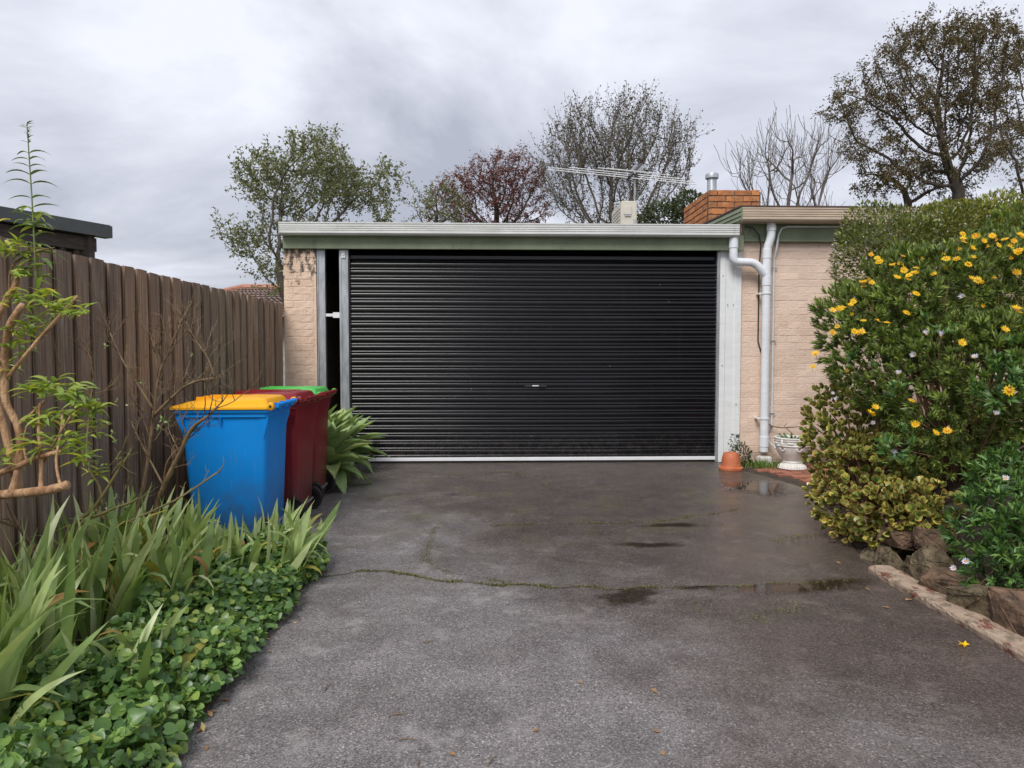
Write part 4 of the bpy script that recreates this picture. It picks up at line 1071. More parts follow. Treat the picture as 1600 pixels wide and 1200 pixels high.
def skeleton_mesh(name, P_, par, r, mat, sides=5):
    """tubes following every chain of the skeleton"""
    kids = {}
    for i, p in enumerate(par):
        if p >= 0: kids.setdefault(int(p), []).append(i)
    V = []; F = []
    stack = [(0, [0])]
    starts = [[0]]
    while starts:
        chain = starts.pop(); i = chain[-1]
        while True:
            k = kids.get(i, [])
            if not k: break
            k = sorted(k, key=lambda q: -r[q])
            for q in k[1:]: starts.append([i, q])
            chain.append(k[0]); i = k[0]
        if len(chain) < 2: continue
        pts = P_[chain]; rs = r[chain].copy()
        if chain[0] != 0: rs[0] = rs[1]
        n_ = sides if rs.max() > .03 else (4 if rs.max() > .012 else 3)
        if rs.max() > .08: n_ = 9
        t = np.gradient(pts, axis=0); t /= np.linalg.norm(t, axis=1, keepdims=True) + 1e-9
        u = np.cross(t, [0.31, .77, .55]); u /= np.linalg.norm(u, axis=1, keepdims=True) + 1e-9; w = np.cross(t, u)
        a = np.arange(n_) * 2 * np.pi / n_
        ringv = pts[:, None, :] + (u[:, None, :] * np.cos(a)[None, :, None] + w[:, None, :] * np.sin(a)[None, :, None]) * rs[:, None, None]
        b = sum(len(x) for x in V); V.append(ringv.reshape(-1, 3)); m_ = len(pts)
        ii, jj = np.meshgrid(np.arange(m_ - 1), np.arange(n_), indexing='ij'); j2 = (jj + 1) % n_
        F.append(np.stack([b + ii*n_+jj, b + ii*n_+j2, b + (ii+1)*n_+j2, b + (ii+1)*n_+jj], -1).reshape(-1, 4))
    return np_mesh(name, np.concatenate(V), [np.concatenate(F)], mat, smooth=True)

def add_twigs(P_, par, r, n_per, ln, steps, tip, up=.4, spread=.7, thresh=.02):
    P_ = list(P_); par = list(par); idx = [i for i in range(len(P_)) if r[i] < thresh and par[i] >= 0]
    out_ = []
    for i in idx:
        d0 = P_[i] - P_[par[i]]; d0 = d0 / (np.linalg.norm(d0) + 1e-9)
        for _ in range(n_per if n_per >= 1 else (1 if random.random() < n_per else 0)):
            d = d0 + RNG.normal(0, spread, 3) + np.array([0, 0, up]); d /= np.linalg.norm(d); p = P_[i]; q = i; L_ = ln * random.uniform(.5, 1.25)
            for s in range(steps):
                p = p + d * L_ / steps; par.append(q); P_.append(p); q = len(P_) - 1
                d = d + RNG.normal(0, .18, 3) + np.array([0, 0, up * .25]); d /= np.linalg.norm(d)
    return np.array(P_), np.array(par)

def tree(name, label, base, ells, n_att, step, infl, kill, bark, leaf=None, leaves=(2, .07, .026), tip=.006, rmax=.2, twigs=None, up=.15, trunk=None, leaf_thresh=.012, jitter=.10, cat='tree', droop=0, wob=.12, gap=-.35):
    t = empty(name, base, label, cat)
    P_, par = grow(base, ells, n_att, step, infl, kill, up, trunk, wob=wob, gap=gap)
    r = radii(par, tip, 2.3, rmax)
    if twigs:
        P_, par = add_twigs(P_, par, r, *twigs); r2 = radii(par, tip * .6, 2.5, rmax); r = r2
    adopt(link('trunk', skeleton_mesh('trunk', P_, par, r, bark)), t)
    if leaf:
        k, ll, lw = leaves; idx = np.where((r < leaf_thresh) & (par >= 0))[0]
        idx = np.repeat(idx, k) if k >= 1 else idx[RNG.random(len(idx)) < k]
        p = P_[idx] + RNG.normal(0, jitter, (len(idx), 3)) * RNG.random((len(idx), 1)); d = rand_unit(len(idx)); d[:, 2] -= droop
        sc = RNG.uniform(.6, 1.25, len(idx))
        v, f, _ = scatter(*T_RHOMB, p, frames(d, rand_unit(len(idx))), np.column_stack([lw * sc, ll * sc, ll * sc]))
        adopt(link('crown', np_mesh('crown', v, f, leaf)), t)
    return t, len(P_)

# ================================================================= background trees
tree('olive_tree', 'grey-green leafy tree rising behind the fence and the left end of the garage', (*(-3.786, 14.400, 1.504)[:2], 0),
     [(-3.26, 14.20, 4.82, 1.25, 1.16, 0.90), (-4.25, 14.20, 4.50, 0.84, 0.84, 0.92), (-2.17, 14.20, 4.64, 0.51, 0.51, 0.56), (-4.66, 14.00, 3.58, 0.66, 0.62, 0.48), (-4.34, 14.00, 2.86, 0.48, 0.48, 0.57), (-3.73, 14.30, 3.72, 0.77, 0.77, 0.71), (-2.60, 14.30, 3.97, 0.77, 0.67, 0.52)],
     2600, .13, 1.3, .20, M['bark_grey'], M['olive'], (8, .075, .032), .0038, .08, (1, .30, 3, .004, .25, .6, .02), up=.1, leaf_thresh=.0085, jitter=.07)
tree('small_tree', 'small sparse green tree beside the red-brown tree, above the garage gutter', (*(-1.109, 16.500, 1.527)[:2], 0),
     [(-1.10, 16.50, 4.72, 0.67, 0.58, 0.45), (-1.46, 16.50, 4.46, 0.42, 0.39, 0.30)], 420, .14, 1.6, .22, M['bark_dark'], M['olive'], (6, .07, .03), .004, .06, (1, .3, 3, .004, .2, .7, .02), gap=-1.0, jitter=.07, leaf_thresh=.009)
tree('red_leaved_tree', 'dense red-brown tree behind the middle of the garage roof', (*(0.158, 17.500, 1.539)[:2], 0),
     [(0.40, 17.50, 5.59, 1.04, 0.82, 0.63), (-0.66, 17.50, 5.22, 0.73, 0.70, 0.54), (0.63, 17.50, 4.89, 0.98, 0.74, 0.57), (-0.23, 17.50, 4.81, 1.07, 0.70, 0.54), (-1.24, 17.50, 4.80, 0.47, 0.45, 0.35)], 2600, .14, 1.4, .19, M['bark_dark'], M['redleaf'], (14, .055, .024), .0055, .12, (1, .22, 2, .004, .2, .7, .02), gap=-1.3, jitter=.08, leaf_thresh=.011)
tree('twiggy_tree', 'tall grey twiggy tree with few leaves behind the TV antenna', (*(2.891, 16.400, 1.528)[:2], 0),
     [(2.90, 16.20, 5.94, 1.55, 1.25, 0.96), (1.74, 16.20, 5.60, 0.67, 0.67, 0.76), (4.07, 16.20, 5.73, 0.67, 0.67, 0.82), (2.83, 16.20, 4.86, 1.72, 0.95, 0.73), (2.84, 16.20, 4.00, 0.88, 0.76, 0.58)], 2100, .16, 2.0, .21, M['bark_grey'], M['greyleaf'], (2, .06, .028), .005, .09, (3, .5, 4, .004, .85, .42, .018), gap=-1.1, up=.28, leaf_thresh=.0058, jitter=.05)
tree('leafless_tree', 'leafless tree with thin upright bare branches behind the chimney', (*(7.563, 18.000, 0.232)[:2], 0),
     [(7.63, 18.00, 6.05, 1.23, 1.22, 0.94), (6.57, 18.00, 5.67, 0.75, 0.75, 0.68), (8.57, 18.00, 5.93, 0.65, 0.65, 0.81), (7.57, 18.00, 4.64, 1.14, 1.05, 0.81)], 700, .22, 3.0, .26, M['bark_grey'], None, None, .009, .085, (2, .75, 4, .006, .9, .34, .022), up=.4, wob=.06)
bt = [(12.153, 18.000, 1.218), (12.108, 18.000, 2.865), (12.071, 18.000, 4.173), (12.053, 18.000, 4.823), (11.989, 18.000, 5.310)]
tree('spreading_tree', 'tallest tree, spreading olive-brown crown on dark forked limbs above the hedge', (bt[0][0], bt[0][1], 0),
     [(11.15, 18.00, 8.84, 1.26, 1.22, 0.94), (12.28, 18.00, 8.61, 1.10, 1.10, 1.33), (10.14, 18.00, 8.19, 0.89, 0.89, 0.78), (9.16, 18.00, 7.70, 0.68, 0.68, 0.62), (10.66, 18.00, 7.23, 1.14, 1.05, 0.81), (9.60, 18.00, 6.66, 0.81, 0.55, 0.42), (12.17, 18.00, 6.77, 1.30, 1.26, 0.97), (12.76, 18.00, 9.18, 0.65, 0.65, 0.81), (11.02, 18.00, 6.03, 1.14, 0.74, 0.57), (11.64, 18.00, 7.72, 0.97, 0.97, 0.97)],
     3600, .17, 1.6, .25, M['bark_dark'], M['bigleaf'], (13, .08, .034), .0065, .15, (1, .36, 3, .005, -.05, .6, .022), up=.05, trunk=bt, leaf_thresh=.0105, jitter=.11, droop=.3)
tree('edge_tree', 'second olive-brown tree cut by the right border, beside the tallest tree', (*(15.148, 20.000, 1.571)[:2], 0),
     [(15.60, 20.00, 9.00, 1.26, 1.26, 1.53), (15.19, 20.00, 7.20, 0.81, 0.81, 1.08), (15.97, 20.00, 6.31, 1.44, 1.17, 0.90)], 1300, .2, 1.9, .28, M['bark_dark'], M['bigleaf'], (13, .085, .036), .007, .14, (1, .35, 3, .005, 0, .6, .022), leaf_thresh=.011, jitter=.09, droop=.3)
tree('low_tree', 'low brown-leaved tree below the tallest tree, just above the house gutter', (*(11.610, 19.000, 1.559)[:2], 0),
     [(10.50, 19.00, 5.94, 0.72, 0.67, 0.51), (11.11, 19.00, 6.29, 0.68, 0.56, 0.43), (10.06, 19.00, 6.33, 0.48, 0.48, 0.38), (12.17, 19.00, 5.78, 1.03, 0.49, 0.38)], 900, .17, 1.8, .26, M['bark_dark'], M['bigleaf'], (9, .08, .034), .006, .10, (1, .3, 3, .005, 0, .6, .022), leaf_thresh=.010, jitter=.09, droop=.3)

def leaf_cloud(ells, n, leaf, lw, ll, shell=.55, up=.2, tmpl=T_RHOMB, amp=.12):
    p, d = ell_points(ells, n, shell)
    p = p + d * (np.sin(p[:, :1] * 7.3) * np.sin(p[:, 1:2] * 6.1 + 1) * np.sin(p[:, 2:3] * 8.3 + 2)) * amp
    dd = d + RNG.normal(0, .6, d.shape); dd[:, 2] += up
    s = RNG.uniform(.6, 1.25, n)
    return scatter(*tmpl, p, frames(dd, rand_unit(n)), np.column_stack([lw * s, ll * s, ll * s]))
def stems_to(base, ells, n, r0, mat, name='stem', parent=None, sides=5):
    mb = MB(); p, d = ell_points(ells, n, .6)
    for q in p:
        b = Vector(base) + Vector((random.uniform(-.12, .12), random.uniform(-.12, .12), 0)); q = Vector(q); m_ = b.lerp(q, .5) + Vector((random.uniform(-.12, .12), random.uniform(-.12, .12), .1))
        mb.tube([b, b.lerp(m_, .6), m_, m_.lerp(q, .6), q], [r0, r0 * .8, r0 * .6, r0 * .45, r0 * .25], sides, cap=False)
    return mb.build(name, mat, parent, smooth=True)
gs = empty('green_shrub', (*(3.530, 13.200, 1.493)[:2], 0), 'dark green shrub top showing between the air conditioner and the chimney', 'shrub')
el = [(3.39, 13.20, 3.81, 0.65, 0.46, 0.36), (3.68, 13.20, 4.01, 0.36, 0.36, 0.33)]
v, f, _ = leaf_cloud(el, 4200, None, .035, .07, .3); adopt(link('crown', np_mesh('crown', v, f, M['darkgreen'])), gs)
stems_to((gs.location.x, gs.location.y, 0), el, 10, .03, M['bark_dark'], 'trunk', gs)

# ================================================================= hedge behind the flower bushes
hd = empty('hedge_shrub', (4.6, 7.0, 0), 'tall dense hedge shrub with tiny white flowers in front of the house wall', 'shrub')
el = [(3.92, 6.90, 2.40, 0.51, 0.50, 0.39), (4.43, 6.90, 2.48, 0.59, 0.44, 0.34), (5.01, 6.90, 2.51, 0.59, 0.47, 0.36), (5.53, 6.90, 2.50, 0.53, 0.50, 0.39), (3.71, 6.90, 2.12, 0.30, 0.30, 0.47), (4.32, 6.90, 1.80, 0.62, 0.62, 0.68), (5.16, 6.90, 1.87, 0.68, 0.68, 0.68), (6.06, 6.90, 2.06, 0.62, 0.62, 0.78)]
v, f, _ = leaf_cloud(el, 60000, None, .017, .048, .45, .5, amp=.16); adopt(link('crown', np_mesh('crown', v, f, M['hedge'])), hd)
el2 = [(5.00, 6.85, 2.60, 0.49, 0.34, 0.26), (4.53, 6.85, 2.60, 0.43, 0.30, 0.23), (5.52, 6.90, 2.61, 0.50, 0.36, 0.28)]
v, f, _ = leaf_cloud(el2, 9000, None, .015, .048, .8, .7); adopt(link('new_growth', np_mesh('new_growth', v, f, M['hedge_gold'])), hd)
v, f, _ = leaf_cloud(el[:5], 1500, None, .014, .016, 1.0, .3); o = adopt(link('tiny_flowers', np_mesh('tiny_flowers', v, f, M['petal_white'])), hd); o['kind'] = 'stuff'
stems_to((4.5, 7.0, 0), el, 26, .02, M['stem_brown'], 'stem', hd)

# ================================================================= tufted bushes
def tufts(ells, n, per, lw, ll, shell=.78, up=.5, tmpl=T_NEEDLE, spread=.75, zmin=None, amp=.16, front=None):
    p, d = ell_points(ells, n, shell)
    p = p + d * (np.sin(p[:, :1] * 6.3) * np.sin(p[:, 1:2] * 5.1 + 1) * np.sin(p[:, 2:3] * 6.7 + 2)) * amp
    if zmin is not None: k = p[:, 2] > zmin; p, d = p[k], d[k]
    if front is not None: k = front(p, d); p, d = p[k], d[k]
    n = len(p); ax = d + np.array([0, 0, up]); ax /= np.linalg.norm(ax, axis=1, keepdims=True)
    A_ = np.repeat(ax, per, 0); size = np.repeat(RNG.uniform(.7, 1.3, n), per)
    off = rand_unit(n * per); off -= A_ * (off * A_).sum(1, keepdims=True); off /= np.linalg.norm(off, axis=1, keepdims=True) + 1e-9
    k = RNG.uniform(.15, 1.25, n * per)[:, None]
    dd = A_ + off * k * spread * 1.3
    pos = np.repeat(p, per, 0) + A_ * ((1.1 - k) * ll * .45)
    s = RNG.uniform(.7, 1.15, n * per) * size
    return (p, ax), scatter(tmpl[0], tmpl[1], pos, frames(dd, A_), np.column_stack([lw * s, ll * s, ll * s]), tmpl[2] if len(tmpl) > 2 else None)

# daisy flower template
def daisy_mesh(name, rad, petals, mat, seed, cup=.2):
    rr = random.Random(seed); mb = MB()
    for k in range(petals):
        a = 2 * math.pi * k / petals + rr.uniform(-.08, .08); l_ = rad * rr.uniform(.85, 1.08); c_, s_ = math.cos(a), math.sin(a); w = rad * .17
        z = cup * rad * rr.uniform(.6, 1.4)
        mb.add([(c_ * .2 * rad, s_ * .2 * rad, 0), (c_ * l_ * .6 - s_ * w, s_ * l_ * .6 + c_ * w, z * .5), (c_ * l_, s_ * l_, z), (c_ * l_ * .6 + s_ * w, s_ * l_ * .6 - c_ * w, z * .5)], [(0, 1, 2, 3)], 0)
    mb.lathe([(rad * .30, -.003), (rad * .27, rad * .12), (rad * .12, rad * .2), (0, rad * .2)], (0, 0, 0), 8, mi=1)
    mb.tube([(0, 0, -.0), (.004, .002, -rad * 2.6)], [.0016, .0014], 4, 2)
    return mb.mesh(name, [mat, M['petal_orange'], M['stem_green']])
daisies = [daisy_mesh('flower', .029, 12, M['petal_yellow'], s, c) for s, c in ((1, .15), (2, .5), (3, -.1), (4, .3))]
whites = [daisy_mesh('flower', .026, 11, M['petal_white'], s, c) for s, c in ((5, .6), (6, 1.6), (7, 1.2))]
budm = daisy_mesh('bud', .014, 7, M['petal_yellow'], 9, 1.3)

eu = empty('daisy_bush', (3.4, 4.8, .4), 'big yellow-flowered daisy bush with feathery green leaves filling the raised bed', 'bush')
EUE = [(2.73, 5.15, 1.57, 0.32, 0.32, 0.35), (3.05, 5.10, 1.73, 0.44, 0.44, 0.37), (3.41, 5.00, 1.82, 0.45, 0.45, 0.38), (3.75, 4.90, 1.81, 0.40, 0.40, 0.42), (2.91, 5.00, 1.13, 0.38, 0.38, 0.36), (3.18, 4.70, 1.14, 0.47, 0.47, 0.47), (3.47, 4.50, 1.07, 0.36, 0.36, 0.57), (3.05, 4.75, 0.70, 0.32, 0.32, 0.30), (4.19, 4.70, 1.32, 0.47, 0.47, 0.64), (4.74, 4.70, 1.05, 0.38, 0.38, 0.51)]
(tp, tn), (v, f, _) = tufts(EUE, 4900, 24, .0072, .060, .62, .55, zmin=.5)
adopt(link('foliage', np_mesh('foliage', v, f, M['euryops'])), eu)
stems_to((3.35, 5.0, .35), EUE, 110, .013, M['stem_brown'], 'stem', eu)
# dried flower stalks standing out of the top
mb = MB()
for _ in range(420):
    i = random.randrange(len(tp)); p = Vector(tp[i]); d = Vector(tn[i]) + Vector((random.uniform(-.5, .5), random.uniform(-.5, .5), .5)); d.normalize(); l_ = random.uniform(.06, .17)
    mb.tube([p, p + d * l_ * .6, p + d * l_ + Vector((0, 0, .01))], [.0018, .0015, .0013], 3, cap=False)
    q = p + d * l_ + Vector((0, 0, .01)); mb.lathe([(0, -.005), (.006, 0), (0, .005)], q, 5)
o = mb.build('dried_stalks', M['stem_brown'], eu); o['kind'] = 'stuff'
def put_flower(me, p, tilt, par, s=1.0, name='flower'):
    """tilt: direction the flower faces"""
    q = Vector(tilt).to_track_quat('Z', 'Y'); o = link(name, me, par, loc=p, rot=q.to_euler(), scale=(s, s, s)); return o
FL = [(2.556, 4.750, 1.847), (2.514, 4.720, 1.827), (2.556, 4.700, 1.821), (2.710, 5.000, 2.050), (2.879, 4.900, 2.028), (2.716, 4.900, 1.987), (2.985, 4.850, 1.995), (2.772, 4.700, 1.907), (2.782, 4.600, 1.878), (2.748, 4.600, 1.861),
      (3.240, 4.800, 2.133), (3.298, 4.600, 2.122), (3.289, 4.550, 2.081), (3.270, 4.500, 2.045), (3.231, 4.500, 2.089), (3.385, 4.600, 2.098), (3.415, 4.500, 2.111), (3.247, 4.300, 1.967), (3.200, 4.300, 1.932), (3.254, 4.300, 1.987), (3.264, 4.350, 1.982),
      (3.100, 4.800, 2.033), (3.133, 4.700, 1.980), (3.095, 4.500, 1.831), (3.166, 4.400, 1.825), (2.484, 4.800, 1.704), (2.418, 4.800, 1.665), (2.367, 4.750, 1.648), (2.377, 4.800, 1.534), (2.346, 4.800, 1.490), (2.389, 4.550, 1.470), (2.387, 4.500, 1.486), (2.341, 4.500, 1.490),
      (2.494, 4.500, 1.564), (2.452, 4.600, 1.568), (2.553, 4.500, 1.551), (3.039, 4.300, 1.634), (3.098, 4.100, 1.613), (3.114, 4.100, 1.598), (3.033, 4.100, 1.489), (2.845, 4.200, 1.412), (2.884, 3.850, 1.144), (2.399, 4.700, 1.225), (2.276, 4.900, 1.346), (2.259, 4.900, 1.256), (2.547, 4.200, 1.068), (2.509, 4.100, 0.931), (2.348, 4.300, 0.983), (2.365, 4.300, 0.971), (2.403, 4.350, 1.011),
      (2.602, 4.050, 0.887), (2.670, 4.050, 0.898), (2.802, 4.600, 1.745), (2.682, 4.500, 1.613), (3.069, 4.700, 1.916), (3.260, 4.700, 2.130), (3.437, 4.500, 2.099)]
for (cu, n_, sp_) in (((3.261, 4.500, 2.081), 7, .09), ((3.201, 4.250, 1.972), 6, .09), ((2.512, 4.700, 1.825), 3, .05), ((2.777, 4.650, 1.888), 5, .10), ((2.367, 4.750, 1.653), 3, .06), ((3.111, 4.700, 1.980), 4, .12), ((2.782, 4.850, 1.999), 3, .1), ((3.142, 4.400, 1.833), 3, .1)):
    for _ in range(n_): FL.append((cu[0] + random.gauss(0, sp_), cu[1] + random.gauss(0, .05), cu[2] + random.gauss(0, sp_ * .45)))
rr = random.Random(8)
for i, p in enumerate(FL):
    s = rr.uniform(.75, 1.12) if i not in (41, 37) else 1.2
    d = (rr.uniform(-.5, .3), rr.uniform(-1.0, -.2), rr.uniform(.3, 1.1)) if i != 41 else (-.3, -1, .15)
    me = rr.choice(daisies) if i % 6 else budm
    put_flower(me, p, d, eu, s if i % 6 else 1.2)
ob = empty('white_daisy_plant', (3.0, 3.6, .3), 'leafy plant with closed white and lilac daisies spilling over the rocks', 'plant')
OBE = [(2.77, 3.75, 0.38, 0.20, 0.20, 0.19), (3.02, 3.90, 0.60, 0.25, 0.25, 0.21), (2.63, 3.50, 0.21, 0.15, 0.15, 0.12), (2.75, 3.45, 0.36, 0.19, 0.19, 0.22), (3.28, 3.60, 0.38, 0.29, 0.29, 0.26), (2.90, 3.10, 0.16, 0.31, 0.25, 0.20)]
(tp2, tn2), (v, f, _) = tufts(OBE, 980, 11, .017, .058, .75, .5, tmpl=T_LANCE, amp=.06)
adopt(link('foliage', np_mesh('foliage', v, f, M['broad'])), ob)
stems_to((2.95, 3.75, .2), OBE, 36, .005, M['stem_brown'], 'stem', ob)
for i, p in enumerate(((2.393, 3.550, 0.241), (2.728, 3.650, 0.687), (2.844, 3.900, 1.008), (3.057, 4.500, 1.716), (2.659, 4.250, 1.463), (2.714, 4.200, 1.454), (2.621, 4.300, 1.338), (2.523, 4.300, 1.228), (2.393, 4.350, 0.915), (2.486, 4.300, 0.744), (2.326, 4.750, 1.076), (2.329, 4.700, 1.027), (2.857, 4.100, 1.327), (2.422, 3.500, 0.292))):
    put_flower(rr.choice(whites), p, (rr.uniform(-.9, .2), rr.uniform(-1, 0), rr.uniform(-.1, .8)), ob, rr.uniform(.6, .85))
# broad light green shoots among the daisy bush
bp = empty('broad_leaved_sprig', (3.2, 4.3, .4), 'light green broad-leaved shoots poking out of the daisy bush', 'plant')
BPE = [(2.61, 4.10, 1.05, 0.04, 0.04, 0.04), (2.53, 4.30, 1.11, 0.05, 0.05, 0.04), (2.45, 4.20, 0.82, 0.08, 0.08, 0.09), (2.93, 4.00, 1.17, 0.11, 0.11, 0.14), (3.04, 4.00, 1.32, 0.07, 0.07, 0.09), (2.84, 4.40, 1.56, 0.09, 0.06, 0.05), (2.46, 4.60, 1.32, 0.08, 0.05, 0.04)]
_, (v, f, _) = tufts(BPE, 90, 11, .019, .052, .6, .6, tmpl=T_LANCE, amp=.0); adopt(link('foliage', np_mesh('foliage', v, f, M['broad'])), bp)
stems_to((3.25, 4.75, .4), BPE, 14, .004, M['stem_brown'], 'stem', bp)

# ================================================================= jade plant
jd = empty('jade_plant', (3.0, 5.2, 0), 'rounded jade plant with red-edged fleshy leaves at the corner of the drive', 'plant')
JE = [(2.74, 5.35, 0.67, 0.30, 0.30, 0.36), (2.78, 5.15, 0.32, 0.38, 0.38, 0.38), (2.73, 5.45, 0.86, 0.21, 0.21, 0.25), (2.82, 5.30, 0.92, 0.21, 0.21, 0.21), (2.86, 5.00, 0.53, 0.27, 0.27, 0.36), (2.73, 4.65, 0.28, 0.29, 0.29, 0.23), (2.65, 4.95, 0.08, 0.21, 0.19, 0.14), (2.78, 4.45, 0.37, 0.24, 0.24, 0.20)]
(tp3, tn3), (v, f, uv) = tufts(JE, 1700, 9, .032, .042, .66, .45, tmpl=T_PADDLE, amp=.10, spread=.75, zmin=.03)
adopt(link('leaves', np_mesh('leaves', v, f, M['jade'], True, uv)), jd)
stems_to((2.95, 5.2, .02), JE, 70, .018, M['stem_brown'], 'stem', jd)
k = RNG.choice(len(tp3), 130, False)
pp = np.repeat(tp3[k] + tn3[k] * .03, 14, 0) + RNG.normal(0, .012, (130 * 14, 3)); dd = rand_unit(len(pp)); dd[:, 2] += .5
v, f, _ = scatter(*T_RHOMB, pp, frames(dd, rand_unit(len(pp))), np.column_stack([np.full(len(pp), .007), np.full(len(pp), .011), np.full(len(pp), .01)]))
o = adopt(link('pink_blossom', np_mesh('pink_blossom', v, f, M['pink'])), jd); o['kind'] = 'stuff'

# ================================================================= agaves by the door
def agave_leaf_mesh(seed, L_, W, arch):
    rr = random.Random(seed); v = []; n = 9; uvs = []
    for i in range(n + 1):
        t = i / n; w = W * (math.sin(math.pi * min(1, (t * .80 + .18))) ** .8) * (1 if t < .97 else .1); w = w * (1 - t ** 6)
        y = L_ * t * (1 - .12 * arch * t); z = -arch * L_ * .45 * t * t + .03 * math.sin(t * 3)
        for x, dz in ((-1, .38), (-.55, .10), (0, 0), (.55, .10), (1, .38)): v.append((x * w, y, z + dz * w))
    f = [(i*5+j, i*5+j+1, (i+1)*5+j+1, (i+1)*5+j) for i in range(n) for j in range(4)]
    b = len(v); v += [(x, y - .0, z - .010) for x, y, z in v]
    f += [tuple(b + q for q in ff_[::-1]) for ff_ in f]
    mb = MB().add(v, f); return mb.mesh('leaf', M['agave'], True)
AL = [agave_leaf_mesh(s, .50 * q, .084, a) for s, q, a in ((1, 1, .1), (2, 1.05, .35), (3, .95, .6), (4, .9, .9), (5, .8, .2))]
def agave(c, n, s, label, lean=(0, 0)):
    t = empty('agave_plant', c, label, 'agave', 'soft-leaved agaves by the roller door'); rr = random.Random(n + int(s * 100))
    MB().tube([(0, 0, -.02), (0, 0, .16 * s), (lean[0] * .1, lean[1] * .1, .30 * s)], [.05, .045, .04], 8).build('stem', M['stem_brown'], t, local=True)
    for k in range(n):
        a = k * 2.39996; el_ = 1.35 - 1.55 * (k / n) ** .9
        d = Vector((math.cos(a) * math.cos(el_) + lean[0], math.sin(a) * math.cos(el_) + lean[1], math.sin(el_))).normalized()
        x = d.cross(Vector((0, 0, 1))); x = x.normalized() if x.length > .05 else Vector((1, 0, 0)); z = x.cross(d)
        m_ = Matrix((x, d, z)).transposed().to_euler()
        arch = 4 if k < n * .2 else (0 if k < n * .4 else (1 if k < n * .65 else (2 if k < n * .85 else 3)))
        o = link('leaf', AL[arch], t, True, loc=(0, 0, .30 * s - .16 * s * k / n), rot=m_, scale=(s * rr.uniform(.9, 1.1),) * 3)
    return t
agave((-1.83, 7.72, .0), 38, 1.2, 'large agave rosette in front of the steel posts, tallest of the agaves', (.10, -.05))
agave((-1.62, 7.15, .0), 34, 1.05, 'agave rosette with leaves spreading low over the asphalt, nearest the bins', (.15, -.1))
agave((-1.66, 8.15, .0), 30, 1.05, 'agave rosette closest to the roller door', (.2, -.1))
agave((-2.05, 7.30, .0), 22, 1.15, 'agave rosette half hidden behind the green-lidded bin', (0, 0))

# ================================================================= iris row
def iris_blade(seed, L_, W, bend, tip):
    rr = random.Random(seed); v = []; n = 8; f = []
    for i in range(n + 1):
        t = i / n; w = W * (.75 + .5 * math.sin(math.pi * t * .75)) * (1 - t ** 3.2) + .0008
        th = bend * t * t + (tip * max(0, t - .55) * 2.2) ** 1.2 if tip else bend * t * t
        if i == 0: y, z = 0, 0
        else: y += math.sin(th) * L_ / n; z += math.cos(th) * L_ / n
        v += [(-w, y, z), (0, y - w * .16, z), (w, y, z)]
        if i: b = 3 * i; f += [(b-3, b-2, b+1, b), (b-2, b-1, b+2, b+1)]
    return v, f
IB = [MB().add(*iris_blade(s, 1, .030, b, t)).mesh('leaf', M['iris'], True) for s, b, t in ((1, .15, 0), (2, .35, 0), (3, .6, .1), (4, .9, .4), (5, 1.2, .9), (6, .45, 1.5))]
IO = [MB().add(*iris_blade(s, 1, .030, b, t)).mesh('leaf', M['iris_old'], True) for s, b, t in ((7, .9, .9), (8, 1.2, 1.3))]
def iris(c, n, h, label, group, lean=0, seed=0):
    rr = random.Random(seed); t = empty('iris_plant', c, label, 'iris', group); az = rr.uniform(0, math.pi)
    for k in range(n):
        old = rr.random() < .10; me = rr.choice(IO) if old else IB[min(5, int(abs(rr.gauss(0, 2.6))))]
        side = rr.choice((0, math.pi)); tilt = abs(rr.gauss(0, .32)) + .02
        rot = Matrix.Rotation(lean, 3, 'Y') @ Matrix.Rotation(az + side + rr.gauss(0, .5), 3, 'Z') @ Matrix.Rotation(-tilt, 3, 'X') @ Matrix.Rotation(rr.uniform(-.6, .6) + (math.pi / 2 if rr.random() < .35 else 0), 3, 'Z')
        l_ = h * rr.uniform(.65, 1.25)
        link('leaf', me, t, True, loc=(rr.gauss(0, .05), rr.gauss(0, .05), -.01), rot=rot.to_euler(), scale=(rr.uniform(.42, .85), l_, l_))
    return t
rr = random.Random(21); cnt = 0
def irises(label, pts, h, lean=0, group='irises along the fence bed', n=(19, 25)):
    global cnt
    for p in pts:
        cnt += 1; iris((p[0], p[1], .035), rr.randint(*n), h * rr.uniform(.88, 1.12) * (.72 if p[0] > -1.7 and p[1] > 3.8 else 1), label, group, lean + rr.gauss(0, .04), cnt)
irises('iris clump with upright sword leaves at the foot of the blue bin', [(-2.15, 4.72), (-1.97, 4.68), (-2.30, 4.55), (-1.90, 4.48)], .36)
irises('short iris clump in front of the lower right part of the blue bin', [(-1.78, 4.66), (-1.60, 4.62), (-1.68, 4.44)], .25, n=(12, 16))
for lab_, p_ in (('iris clump at the driveway corner beside the blue bin wheel, leaning out over the asphalt', (-1.36, 4.58)), ('outermost iris clump with long leaves drooping onto the asphalt at the crack', (-1.25, 4.40)), ('iris clump just inside the outermost one, above the far end of the violets', (-1.40, 4.36)), ('iris clump arching over the drive edge just before the crack', (-1.22, 4.12)), ('iris clump at the drive edge halfway between the crack and the bin wheels', (-1.30, 4.26))):
    irises(lab_, [p_], .50, .40)
irises('iris clump with sword leaves midway along the fence bed', [(-2.15, 4.28), (-1.98, 4.12), (-1.80, 4.18), (-1.60, 4.16), (-2.28, 3.98), (-2.05, 3.82), (-1.86, 3.86), (-1.66, 3.92), (-1.48, 4.08), (-2.2, 3.62), (-1.98, 3.52), (-1.78, 3.60), (-1.58, 3.55)], .49, .10)
